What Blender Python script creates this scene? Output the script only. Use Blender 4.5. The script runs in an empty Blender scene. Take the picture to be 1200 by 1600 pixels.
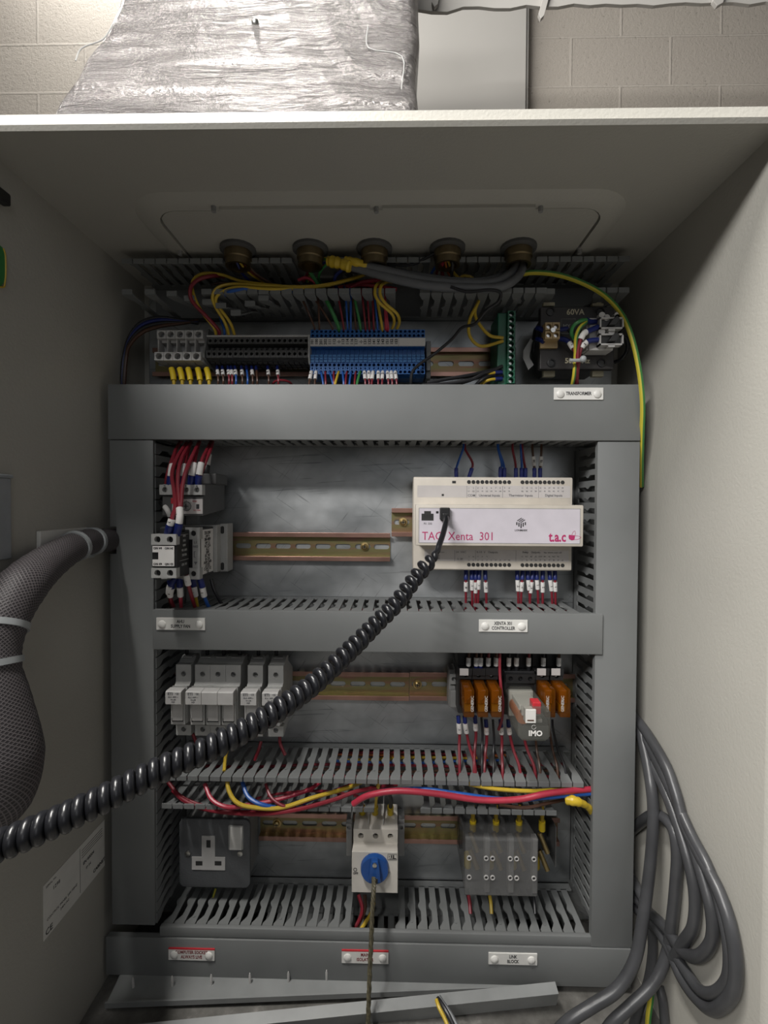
import bpy, bmesh, math, random
from mathutils import Vector, Matrix
random.seed(7)
PI = math.pi
MM = 0.001                      # everything below is laid out in millimetres
SC = bpy.context.scene
COL = SC.collection

# ------------------------------------------------------------------ camera, world, lamps, exposure
F = 750.0
CAM = Vector((0, -600, 0))
ROT = (Matrix.Rotation(math.atan(15/F), 3, 'Z') @ Matrix.Rotation(PI/2 - math.atan(14/F), 3, 'X')
       @ Matrix.Rotation(math.radians(0.3), 3, 'Z'))
cd = bpy.data.cameras.new('camera')
cam = bpy.data.objects.new('camera', cd); COL.objects.link(cam)
cd.sensor_fit = 'VERTICAL'; cd.sensor_height = 36; cd.sensor_width = 27
cd.lens = F/1600*36; cd.clip_start = 0.01; cd.clip_end = 50
cam.matrix_world = Matrix.Translation(CAM*MM) @ ROT.to_4x4()
SC.camera = cam
SC.view_settings.view_transform = 'Standard'; SC.view_settings.look = 'None'
SC.view_settings.gamma = 1; SC.view_settings.use_curve_mapping = False
SC.view_settings.exposure = 0.0
w = bpy.data.worlds.new('plant_room_air'); SC.world = w; w.use_nodes = True
w.node_tree.nodes['Background'].inputs[0].default_value = (1.0, 0.97, 0.93, 1)
w.node_tree.nodes['Background'].inputs[1].default_value = 0.05
def area(name, loc, target, sx, sy, power, col=(1, 0.96, 0.9)):
    l = bpy.data.lights.new(name, 'AREA'); l.shape = 'RECTANGLE'; l.size = sx*MM; l.size_y = sy*MM
    l.energy = power; l.color = col
    o = bpy.data.objects.new(name, l); COL.objects.link(o); o.location = Vector(loc)*MM
    o.rotation_euler = (Vector(target)-Vector(loc)).to_track_quat('-Z', 'Y').to_euler()
    return o
area('ceiling_tube_light', (-600, -482, 1600), (0, -250, 0), 1200, 60, 75, (1, 0.97, 0.92))
area('wall_tube_light', (-930, -1450, 1060), (100, -80, 0), 900, 120, 38, (1, 0.98, 0.95))
area('ceiling_tube_light', (-350, -1500, 1300), (0, 0, -50), 1200, 200, 2.5, (1, 0.98, 0.95))
area('ceiling_tube_light', (-1000, 1000, 2900), (-500, 1650, 1900), 2600, 120, 52, (1, 0.97, 0.92))
area('front_fill_light', (600, -2450, 700), (-100, 0, 0), 900, 1300, 3.6, (0.95, 0.97, 1.0))  # fill lamp added behind the camera to brighten fronts and left side

# ------------------------------------------------------------------ geometry helpers
def at(px, py, y):
    d = ROT @ Vector(((px-600)/F, -(py-800)/F, -1))
    return CAM + d*((y-CAM.y)/d.y)
def rect(px0, py0, px1, py1, y):
    mx, my = (px0+px1)/2, (py0+py1)/2
    return at(px0, my, y).x, at(px1, my, y).x, at(mx, py1, y).z, at(mx, py0, y).z   # x0,x1,z0,z1

def smooth_path(pts, sub=6):
    P = [Vector(p) for p in pts]
    if len(P) < 3:
        return [P[0].lerp(P[-1], i/sub) for i in range(sub+1)]
    E = [P[0]*2-P[1]] + P + [P[-1]*2-P[-2]]
    out = []
    for i in range(1, len(E)-2):
        a, b, c, d = E[i-1:i+3]
        for k in range(sub):
            t = k/sub
            out.append(0.5*((2*b)+(c-a)*t+(2*a-5*b+4*c-d)*t*t+(3*b-a-3*c+d)*t**3))
    out.append(P[-1]); return out

class MB:
    def __init__(s):
        s.bm = bmesh.new(); s.uv = s.bm.loops.layers.uv.new('UVMap'); s.m = 0
    def poly(s, vs, uvs=None):
        try: f = s.bm.faces.new(vs)
        except ValueError: return None
        f.material_index = s.m
        if uvs:
            for l, u in zip(f.loops, uvs): l[s.uv].uv = u
        return f
    def v(s, *p):
        return s.bm.verts.new(p if len(p) == 3 else p[0])
    def box(s, x0, x1, y0, y1, z0, z1, b=0):
        if x0 > x1: x0, x1 = x1, x0
        if y0 > y1: y0, y1 = y1, y0
        if z0 > z1: z0, z1 = z1, z0
        V = [s.v(x, y, z) for x in (x0, x1) for y in (y0, y1) for z in (z0, z1)]
        fs = [s.poly([V[i] for i in q]) for q in ((0,1,3,2),(4,6,7,5),(0,4,5,1),(2,3,7,6),(0,2,6,4),(1,5,7,3))]
        if b:
            es = list({e for f in fs for e in f.edges})
            r = bmesh.ops.bevel(s.bm, geom=es, offset=b, segments=2, affect='EDGES', profile=0.5)
            for f in r['faces']: f.material_index = s.m
        return s
    def prism(s, poly, axis, a0, a1, b=0):
        def mk(u, v, a):
            return {'x': (a, u, v), 'y': (u, a, v), 'z': (u, v, a)}[axis]
        A = [s.v(*mk(u, v, a0)) for u, v in poly]; B = [s.v(*mk(u, v, a1)) for u, v in poly]
        n = len(poly); fs = [s.poly(A), s.poly(B[::-1])]
        for i in range(n): fs.append(s.poly([A[i], B[i], B[(i+1) % n], A[(i+1) % n]]))
        fs = [f for f in fs if f]
        bmesh.ops.recalc_face_normals(s.bm, faces=fs)
        if b:
            es = list({e for f in fs for e in f.edges})
            r = bmesh.ops.bevel(s.bm, geom=es, offset=b, segments=2, affect='EDGES', profile=0.5)
            for f in r['faces']: f.material_index = s.m
        return s
    def rprism(s, x0, x1, z0, z1, y0, y1, r, n=5, b=0):     # rounded rectangle plate facing -y
        P = []
        for cx, cz, a in ((x1-r, z1-r, 0), (x0+r, z1-r, 90), (x0+r, z0+r, 180), (x1-r, z0+r, 270)):
            for k in range(n+1):
                t = math.radians(a+90*k/n); P.append((cx+r*math.cos(t), cz+r*math.sin(t)))
        return s.prism(P, 'y', y0, y1, b)
    def cyl(s, c, d, r, h, seg=14, r2=None, cap=True):
        return s.lathe([(r, 0), (r if r2 is None else r2, h)], c, d, seg, cap)
    def lathe(s, prof, c, d, seg=16, cap=True):
        c = Vector(c); d = Vector(d).normalized(); q = d.to_track_quat('Z', 'Y')
        R = []
        for r, h in prof:
            R.append([s.v(c + q @ Vector((r*math.cos(2*PI*k/seg), r*math.sin(2*PI*k/seg), h))) for k in range(seg)])
        for a, b in zip(R, R[1:]):
            for k in range(seg): s.poly([a[k], a[(k+1) % seg], b[(k+1) % seg], b[k]])
        if cap: s.poly(R[0][::-1]); s.poly(R[-1])
        return s
    def tube(s, pts, r, seg=8, cap=True, s0=0.0):
        n = len(pts); rr = r if isinstance(r, (list, tuple)) else [r]*n
        T = [(pts[min(i+1, n-1)]-pts[max(i-1, 0)]).normalized() for i in range(n)]
        up = Vector((0, 0, 1)) if abs(T[0].z) < 0.9 else Vector((1, 0, 0))
        N = (up - T[0]*up.dot(T[0])).normalized(); L = s0; R = []; Ls = []
        for i in range(n):
            if i:
                L += (pts[i]-pts[i-1]).length
                N = (N - T[i]*N.dot(T[i])).normalized()
            B = T[i].cross(N)
            R.append([s.v(pts[i] + (N*math.cos(2*PI*k/seg)+B*math.sin(2*PI*k/seg))*rr[i]) for k in range(seg)]); Ls.append(L)
        for i in range(n-1):
            a, b = R[i], R[i+1]
            for k in range(seg):
                s.poly([a[k], a[(k+1) % seg], b[(k+1) % seg], b[k]],
                       [(k/seg, Ls[i]/10), ((k+1)/seg, Ls[i]/10), ((k+1)/seg, Ls[i+1]/10), (k/seg, Ls[i+1]/10)])
        if cap: s.poly(R[0][::-1]); s.poly(R[-1])
        return s
    def cell(s, x0, x1, z0, z1, yf, depth, r, seg=12, cx=None, cz=None, mi=None):   # block with a real round well in its -y face
        cx = (x0+x1)/2 if cx is None else cx; cz = (z0+z1)/2 if cz is None else cz
        ang = sorted({round(2*PI*k/seg, 6) for k in range(seg)} |
                     {round(math.atan2(z-cz, x-cx) % (2*PI), 6) for x in (x0, x1) for z in (z0, z1)})
        O, I, W, OB = [], [], [], []
        for a in ang:
            c, t = math.cos(a), math.sin(a); ks = []
            if c > 1e-6: ks.append((x1-cx)/c)
            if c < -1e-6: ks.append((x0-cx)/c)
            if t > 1e-6: ks.append((z1-cz)/t)
            if t < -1e-6: ks.append((z0-cz)/t)
            k = min(ks)
            O.append(s.v(cx+c*k, yf, cz+t*k)); OB.append(s.v(cx+c*k, yf+depth, cz+t*k))
            I.append(s.v(cx+c*r, yf, cz+t*r)); W.append(s.v(cx+c*r, yf+depth, cz+t*r))
        n = len(ang)
        for i in range(n):
            j = (i+1) % n
            s.poly([O[i], I[i], I[j], O[j]]); s.poly([OB[i], O[i], O[j], OB[j]])
        m = s.m
        if mi is not None: s.m = mi
        for i in range(n):
            j = (i+1) % n
            s.poly([I[i], W[i], W[j], I[j]])
        s.poly(W); s.m = m
        return s
    def mesh(s, me, mat):
        o = len(s.bm.verts); V = [s.v(mat @ v.co) for v in me.vertices]
        for p in me.polygons: s.poly([V[i] for i in p.vertices])
        return s
    def sphere(s, c, r, sc=(1, 1, 1), seg=10):
        prof = [(max(1e-3, r*math.sin(PI*k/6)), -r*math.cos(PI*k/6)) for k in range(7)]
        o = len(s.bm.verts); s.lathe(prof, (0, 0, 0), (0, 0, 1), seg)
        s.bm.verts.ensure_lookup_table()
        for v in s.bm.verts[o:]: v.co = Vector((v.co.x*sc[0], v.co.y*sc[1], v.co.z*sc[2]))+Vector(c)
        return s
    def build(s, name, mats, parent=None, smooth=False, local=False):
        if not isinstance(mats, (list, tuple)): mats = [mats]
        bm = s.bm
        if parent is None:
            xs = [v.co for v in bm.verts]
            lo = Vector([min(c[i] for c in xs) for i in range(3)]); hi = Vector([max(c[i] for c in xs) for i in range(3)])
            org = Vector(((lo.x+hi.x)/2, (lo.y+hi.y)/2, lo.z))
        elif local: org = Vector((0, 0, 0))
        else:
            r = parent
            while r.parent: r = r.parent
            org = r.location/MM
        for v in bm.verts: v.co = (v.co-org)*MM
        me = bpy.data.meshes.new(name); bm.to_mesh(me); bm.free()
        for m in mats: me.materials.append(m)
        if smooth:
            me.polygons.foreach_set('use_smooth', [True]*len(me.polygons))
            try: me.set_sharp_from_angle(angle=math.radians(38))
            except Exception: pass
        o = bpy.data.objects.new(name, me); COL.objects.link(o)
        if parent is None: o.location = org*MM
        else: o.parent = parent
        return o
def tag(o, label=None, cat=None, group=None, kind=None):
    if label: o['label'] = label
    if cat: o['category'] = cat
    if group: o['group'] = group
    if kind: o['kind'] = kind
    return o
def thing(name, label, cat, loc=(0, 0, 0), group=None):
    o = bpy.data.objects.new(name, None); o.empty_display_size = 0.01; COL.objects.link(o)
    o.location = Vector(loc)*MM
    return tag(o, label, cat, group)
KIDS = None
def copy_tree(o, parent=None):
    c = o.copy(); COL.objects.link(c)
    if parent: c.parent = parent
    for ch in [x for x in list(COL.objects) if x.parent == o]: copy_tree(ch, c)
    return c
def B(): return MB()

# ------------------------------------------------------------------ lettering
_tc = {}
def text_mesh(body, size, bold=0.0, ext=0.1, align='CENTER', sx=1.0):
    k = (body, size, bold, ext, align)
    if k in _tc: return _tc[k]
    cu = bpy.data.curves.new('t', 'FONT'); cu.body = body; cu.size = size; cu.align_x = align; cu.align_y = 'CENTER'
    cu.extrude = ext; cu.offset = bold; cu.resolution_u = 2
    ob = bpy.data.objects.new('t', cu); COL.objects.link(ob)
    bpy.context.view_layer.update()
    dg = bpy.context.evaluated_depsgraph_get()
    me = bpy.data.meshes.new_from_object(ob.evaluated_get(dg))
    bpy.data.objects.remove(ob); bpy.data.curves.remove(cu)
    _tc[k] = me; return me
def put_text(mb, body, size, x, y, z, bold=0.0, rot=0.0, ext=0.1, align='CENTER', sx=1.0, fit=None):     # faces -y
    if fit:
        me = text_mesh(body, size, bold, ext, align); xs = [v.co.x for v in me.vertices]; sx = fit/(max(xs)-min(xs))
    M = Matrix.Translation((x, y, z)) @ Matrix.Rotation(PI/2, 4, 'X') @ Matrix.Rotation(math.radians(rot), 4, 'Z') @ Matrix.Diagonal((sx, 1, 1, 1))
    return mb.mesh(text_mesh(body, size, bold, ext, align), M)

# ------------------------------------------------------------------ materials
def new_mat(name):
    m = bpy.data.materials.new(name); m.use_nodes = True
    nt = m.node_tree; return m, nt, nt.nodes['Principled BSDF']
def nd(nt, t, **k):
    n = nt.nodes.new(t)
    for a, b in k.items(): setattr(n, a, b)
    return n
def ramp(nt, inp, stops):
    r = nd(nt, 'ShaderNodeValToRGB'); nt.links.new(inp, r.inputs[0])
    while len(r.color_ramp.elements) < len(stops): r.color_ramp.elements.new(0.5)
    for e, (p, c) in zip(r.color_ramp.elements, stops):
        e.position = p; e.color = (*c, 1) if len(c) == 3 else c
    return r
def pm(name, col, rough=0.5, metal=0.0, var=0.06, scale=60, bump=0.0, bscale=900, trans=0.0, spec=0.5, coat=0.0, alpha=None):
    m, nt, p = new_mat(name)
    tc = nd(nt, 'ShaderNodeTexCoord'); no = nd(nt, 'ShaderNodeTexNoise'); no.inputs['Scale'].default_value = scale
    no.inputs['Detail'].default_value = 4
    nt.links.new(tc.outputs['Object'], no.inputs['Vector'])
    a = tuple(max(0, c*(1-var)) for c in col); b = tuple(min(1, c*(1+var)) for c in col)
    r = ramp(nt, no.outputs['Fac'], [(0.35, a), (0.65, b)])
    nt.links.new(r.outputs[0], p.inputs['Base Color'])
    p.inputs['Roughness'].default_value = rough; p.inputs['Metallic'].default_value = metal
    p.inputs['Specular IOR Level'].default_value = spec
    if trans: p.inputs['Transmission Weight'].default_value = trans
    if coat: p.inputs['Coat Weight'].default_value = coat
    if alpha: p.inputs['Alpha'].default_value = alpha
    if bump:
        n2 = nd(nt, 'ShaderNodeTexNoise'); n2.inputs['Scale'].default_value = bscale
        nt.links.new(tc.outputs['Object'], n2.inputs['Vector'])
        bp = nd(nt, 'ShaderNodeBump'); bp.inputs['Strength'].default_value = bump; bp.inputs['Distance'].default_value = 0.0006
        nt.links.new(n2.outputs['Fac'], bp.inputs['Height']); nt.links.new(bp.outputs[0], p.inputs['Normal'])
    return m
M = {}
M['paint'] = pm('pebble_grey_paint', (0.42, 0.408, 0.37), 0.45, bump=0.35, bscale=420, var=0.03, scale=8)
M['trunk'] = pm('grey_pvc', (0.18, 0.187, 0.187), 0.56, var=0.05, scale=14)
M['grey'] = pm('light_grey_plastic', (0.42, 0.42, 0.41), 0.45)
M['lgrey'] = pm('pale_grey_plastic', (0.52, 0.51, 0.5), 0.5)
M['mgrey'] = pm('mid_grey_plastic', (0.26, 0.26, 0.255), 0.5)
M['dgrey'] = pm('dark_grey_plastic', (0.085, 0.085, 0.085), 0.5)
M['black'] = pm('black_plastic', (0.018, 0.018, 0.019), 0.42)
M['hole'] = pm('dark_socket', (0.03, 0.03, 0.03), 0.6)
M['cream'] = pm('cream_plastic', (0.62, 0.57, 0.5), 0.5, var=0.04)
M['facia'] = pm('facia_film', (0.66, 0.62, 0.68), 0.4, var=0.03)
M['facia2'] = pm('tier_film', (0.56, 0.53, 0.52), 0.45, var=0.03)
M['white'] = pm('white_plastic', (0.72, 0.71, 0.68), 0.4, var=0.04)
M['iso'] = pm('isolator_plastic', (0.6, 0.57, 0.52), 0.45, var=0.05)
M['paper'] = pm('white_sleeve', (0.78, 0.76, 0.74), 0.6, var=0.03)
M['ink'] = pm('black_ink', (0.02, 0.02, 0.022), 0.6)
M['gink'] = pm('grey_ink', (0.16, 0.16, 0.17), 0.6)
M['redink'] = pm('dark_red_ink', (0.2, 0.03, 0.035), 0.6)
M['magenta'] = pm('crimson_ink', (0.46, 0.03, 0.14), 0.5)
M['blue'] = pm('blue_terminal_plastic', (0.018, 0.13, 0.42), 0.42)
M['lblue'] = pm('light_blue_plastic', (0.04, 0.2, 0.5), 0.42)
M['knob'] = pm('blue_knob_plastic', (0.012, 0.07, 0.27), 0.35)
M['red'] = pm('red_insulation', (0.215, 0.016, 0.028), 0.38)
M['bred'] = pm('bright_red_insulation', (0.42, 0.032, 0.06), 0.38)
M['wblue'] = pm('blue_insulation', (0.02, 0.1, 0.4), 0.38)
M['navy'] = pm('navy_ferrule', (0.01, 0.02, 0.14), 0.35)
M['yellow'] = pm('yellow_insulation', (0.55, 0.38, 0.035), 0.4)
M['yferrule'] = pm('yellow_ferrule', (0.62, 0.45, 0.02), 0.4)
M['green'] = pm('green_insulation', (0.04, 0.22, 0.06), 0.4)
M['gterm'] = pm('green_terminal_plastic', (0.012, 0.12, 0.065), 0.4)
M['brown'] = pm('brown_insulation', (0.08, 0.035, 0.02), 0.4)
M['orange'] = pm('orange_insulation', (0.5, 0.14, 0.03), 0.4)
M['wblack'] = pm('black_insulation', (0.015, 0.015, 0.018), 0.4)
M['wgrey'] = pm('grey_cable_sheath', (0.13, 0.135, 0.145), 0.45, bump=0.2, bscale=150)
M['wdgrey'] = pm('charcoal_cable_sheath', (0.05, 0.051, 0.055), 0.36, var=0.18, scale=25, bump=0.3, bscale=120)
M['coil'] = pm('coiled_cord_black', (0.011, 0.0115, 0.014), 0.3, bump=0.12, bscale=60)
M['steel'] = pm('bright_steel', (0.6, 0.6, 0.58), 0.3, 1.0)
M['brass'] = pm('aged_brass', (0.2, 0.155, 0.09), 0.42, 1.0)
M['brassb'] = pm('bright_brass', (0.55, 0.42, 0.2), 0.35, 1.0)
M['gold'] = pm('pale_gold_print', (0.55, 0.5, 0.36), 0.5)
M['tan'] = pm('tan_terminal_plastic', (0.45, 0.32, 0.16), 0.5)
M['trafo'] = pm('transformer_black', (0.03, 0.027, 0.027), 0.5, bump=0.2)
M['tie'] = pm('translucent_nylon', (0.35, 0.37, 0.38), 0.4)
M['sock'] = pm('slate_grey_enamel', (0.105, 0.11, 0.117), 0.5, bump=0.5, bscale=500)
M['redp'] = pm('red_plastic', (0.5, 0.03, 0.04), 0.4)
M['twine'] = pm('dark_olive_twine', (0.085, 0.075, 0.045), 0.55, var=0.4, scale=300)
M['lid'] = pm('grey_lid_pvc', (0.23, 0.238, 0.238), 0.4, var=0.12, scale=20)
M['tape'] = pm('yellow_tape', (0.6, 0.42, 0.03), 0.35, bump=0.6, bscale=200)
M['panel'] = pm('off_white_board', (0.46, 0.445, 0.42), 0.6, var=0.04, scale=2)
M['conc'] = pm('dusty_floor_paint', (0.3, 0.29, 0.27), 0.8)
M['amberin'] = pm('dark_amber_innards', (0.42, 0.17, 0.02), 0.4)
M['railpink'] = pm('pinkish_zinc_edge', (0.46, 0.27, 0.22), 0.35, 0.8, var=0.2, scale=20)
M['pouch'] = pm('grey_pocket_plastic', (0.3, 0.32, 0.34), 0.35)
def glassy(name, col, rough=0.08, mix=0.72, scale=40):
    m, nt, p = new_mat(name)
    p.inputs['Base Color'].default_value = (*col, 1); p.inputs['Roughness'].default_value = rough
    tr = nd(nt, 'ShaderNodeBsdfTransparent'); tr.inputs[0].default_value = (*[min(1, (c+.06)**0.35) for c in col], 1)
    mx = nd(nt, 'ShaderNodeMixShader'); no = nd(nt, 'ShaderNodeTexNoise'); no.inputs['Scale'].default_value = scale
    tc = nd(nt, 'ShaderNodeTexCoord'); nt.links.new(tc.outputs['Object'], no.inputs['Vector'])
    mr = nd(nt, 'ShaderNodeMapRange'); mr.inputs[3].default_value = mix-0.06; mr.inputs[4].default_value = mix+0.06
    nt.links.new(no.outputs['Fac'], mr.inputs[0]); nt.links.new(mr.outputs[0], mx.inputs[0])
    nt.links.new(p.outputs[0], mx.inputs[1]); nt.links.new(tr.outputs[0], mx.inputs[2])
    nt.links.new(mx.outputs[0], nt.nodes['Material Output'].inputs[0])
    return m
M['clear'] = glassy('smoky_clear_plastic', (0.3, 0.3, 0.3), 0.12, 0.68)
M['relayclear'] = glassy('clear_relay_dome', (0.3, 0.3, 0.27), 0.08, 0.78)
M['amber'] = glassy('amber_relay_dome', (0.2, 0.062, 0.003), 0.06, 0.62)
def mat_stripe():
    m, nt, p = new_mat('green_yellow_insulation')
    uv = nd(nt, 'ShaderNodeUVMap'); sp = nd(nt, 'ShaderNodeSeparateXYZ'); nt.links.new(uv.outputs[0], sp.inputs[0])
    ad = nd(nt, 'ShaderNodeMath', operation='MULTIPLY'); ad.inputs[1].default_value = 2
    fr = nd(nt, 'ShaderNodeMath', operation='FRACT'); nt.links.new(sp.outputs[0], ad.inputs[0]); nt.links.new(ad.outputs[0], fr.inputs[0])
    r = ramp(nt, fr.outputs[0], [(0.0, (0.05, 0.2, 0.05)), (0.55, (0.5, 0.42, 0.04))]); r.color_ramp.interpolation = 'CONSTANT'
    nt.links.new(r.outputs[0], p.inputs['Base Color']); p.inputs['Roughness'].default_value = 0.4
    return m
M['earth'] = mat_stripe()
def mat_braid():
    m, nt, p = new_mat('braided_sleeve')
    uv = nd(nt, 'ShaderNodeUVMap'); sp = nd(nt, 'ShaderNodeSeparateXYZ'); nt.links.new(uv.outputs[0], sp.inputs[0])
    def diag(sg):
        a = nd(nt, 'ShaderNodeMath', operation='MULTIPLY'); a.inputs[1].default_value = 34
        b = nd(nt, 'ShaderNodeMath', operation='MULTIPLY'); b.inputs[1].default_value = 3.6*sg
        nt.links.new(sp.outputs[0], a.inputs[0]); nt.links.new(sp.outputs[1], b.inputs[0])
        c = nd(nt, 'ShaderNodeMath', operation='ADD'); nt.links.new(a.outputs[0], c.inputs[0]); nt.links.new(b.outputs[0], c.inputs[1])
        d = nd(nt, 'ShaderNodeMath', operation='PINGPONG'); d.inputs[1].default_value = 0.5; nt.links.new(c.outputs[0], d.inputs[0])
        return d
    x, y = diag(1), diag(-1)
    mn = nd(nt, 'ShaderNodeMath', operation='MAXIMUM'); nt.links.new(x.outputs[0], mn.inputs[0]); nt.links.new(y.outputs[0], mn.inputs[1])
    r = ramp(nt, mn.outputs[0], [(0.3, (0.028, 0.024, 0.027)), (0.48, (0.15, 0.135, 0.14))])
    nt.links.new(r.outputs[0], p.inputs['Base Color']); p.inputs['Roughness'].default_value = 0.55
    bp = nd(nt, 'ShaderNodeBump'); bp.inputs['Strength'].default_value = 0.6; bp.inputs['Distance'].default_value = 0.0008
    nt.links.new(mn.outputs[0], bp.inputs['Height']); nt.links.new(bp.outputs[0], p.inputs['Normal'])
    return m
M['braid'] = mat_braid()
def mat_galv():
    m, nt, p = new_mat('scuffed_galvanised_steel')
    tc = nd(nt, 'ShaderNodeTexCoord')
    vo = nd(nt, 'ShaderNodeTexVoronoi'); vo.inputs['Scale'].default_value = 75; nt.links.new(tc.outputs['Object'], vo.inputs['Vector'])
    no = nd(nt, 'ShaderNodeTexNoise'); no.inputs['Scale'].default_value = 9; no.inputs['Detail'].default_value = 6
    mp = nd(nt, 'ShaderNodeMapping'); mp.inputs['Scale'].default_value = (1, 1, 2.2)
    nt.links.new(tc.outputs['Object'], mp.inputs[0]); nt.links.new(mp.outputs[0], no.inputs['Vector'])
    r = ramp(nt, no.outputs['Fac'], [(0.3, (0.36, 0.38, 0.395)), (0.5, (0.52, 0.54, 0.55)), (0.72, (0.72, 0.735, 0.745))])
    mx = nd(nt, 'ShaderNodeMix', data_type='RGBA', blend_type='MULTIPLY'); mx.inputs[0].default_value = 0.3
    r2 = ramp(nt, vo.outputs['Distance'], [(0, (1, 1, 1)), (0.7, (0.6, 0.6, 0.6))])
    nt.links.new(r.outputs[0], mx.inputs[6]); nt.links.new(r2.outputs[0], mx.inputs[7])
    # fine scratches: two stretched noises, thresholded
    prev = mx.outputs[2]
    for ang, sc in ((0.95, 1.0), (-0.6, 0.8), (0.05, 0.6)):
        mp1 = nd(nt, 'ShaderNodeMapping'); mp1.inputs['Rotation'].default_value = (0, ang, 0); mp2 = nd(nt, 'ShaderNodeMapping'); mp2.inputs['Scale'].default_value = (5*sc, 4, 200*sc)
        n2 = nd(nt, 'ShaderNodeTexNoise'); n2.inputs['Scale'].default_value = 2.2; n2.inputs['Detail'].default_value = 2
        nt.links.new(tc.outputs['Object'], mp1.inputs[0]); nt.links.new(mp1.outputs[0], mp2.inputs[0]); nt.links.new(mp2.outputs[0], n2.inputs['Vector'])
        r3 = ramp(nt, n2.outputs['Fac'], [(0.66, (1, 1, 1)), (0.685, (0.3, 0.3, 0.32)), (0.71, (1, 1, 1))])
        m2 = nd(nt, 'ShaderNodeMix', data_type='RGBA', blend_type='MULTIPLY'); m2.inputs[0].default_value = 0.6
        nt.links.new(prev, m2.inputs[6]); nt.links.new(r3.outputs[0], m2.inputs[7]); prev = m2.outputs[2]
    nt.links.new(prev, p.inputs['Base Color'])
    p.inputs['Metallic'].default_value = 0.85
    r4 = ramp(nt, no.outputs['Fac'], [(0.3, (0.34,)*3), (0.7, (0.5,)*3)]); nt.links.new(r4.outputs[0], p.inputs['Roughness'])
    return m
M['galv'] = mat_galv()
def mat_rail():
    m, nt, p = new_mat('yellow_passivated_zinc')
    tc = nd(nt, 'ShaderNodeTexCoord'); no = nd(nt, 'ShaderNodeTexNoise'); no.inputs['Scale'].default_value = 14; no.inputs['Detail'].default_value = 3
    mp = nd(nt, 'ShaderNodeMapping'); mp.inputs['Scale'].default_value = (0.6, 1, 6)
    nt.links.new(tc.outputs['Object'], mp.inputs[0]); nt.links.new(mp.outputs[0], no.inputs['Vector'])
    r = ramp(nt, no.outputs['Fac'], [(0.32, (0.36, 0.19, 0.15)), (0.44, (0.33, 0.24, 0.13)), (0.55, (0.30, 0.28, 0.13)), (0.66, (0.38, 0.2, 0.165))])
    nt.links.new(r.outputs[0], p.inputs['Base Color']); p.inputs['Metallic'].default_value = 0.8; p.inputs['Roughness'].default_value = 0.4
    return m
M['rail'] = mat_rail()
def mat_foil():
    m, nt, p = new_mat('crinkled_foil')
    tc = nd(nt, 'ShaderNodeTexCoord')
    mp = nd(nt, 'ShaderNodeMapping'); mp.inputs['Scale'].default_value = (2.0, 3, 13)
    nt.links.new(tc.outputs['Object'], mp.inputs[0])
    n1 = nd(nt, 'ShaderNodeTexNoise'); n1.inputs['Scale'].default_value = 2.0; n1.inputs['Detail'].default_value = 8; n1.inputs['Roughness'].default_value = 0.62
    n1.inputs['Distortion'].default_value = 0.5
    nt.links.new(mp.outputs[0], n1.inputs['Vector'])
    n2 = nd(nt, 'ShaderNodeTexNoise'); n2.inputs['Scale'].default_value = 90; n2.inputs['Detail'].default_value = 3
    nt.links.new(tc.outputs['Object'], n2.inputs['Vector'])
    ad = nd(nt, 'ShaderNodeMath', operation='MULTIPLY_ADD'); ad.inputs[1].default_value = 0.12
    nt.links.new(n2.outputs['Fac'], ad.inputs[0]); nt.links.new(n1.outputs['Fac'], ad.inputs[2])
    bp = nd(nt, 'ShaderNodeBump'); bp.inputs['Strength'].default_value = 0.9; bp.inputs['Distance'].default_value = 0.055
    nt.links.new(ad.outputs[0], bp.inputs['Height']); nt.links.new(bp.outputs[0], p.inputs['Normal'])
    p.inputs['Base Color'].default_value = (0.25, 0.236, 0.232, 1); p.inputs['Metallic'].default_value = 0.6; p.inputs['Roughness'].default_value = 0.22
    return m
M['foil'] = mat_foil()
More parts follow.
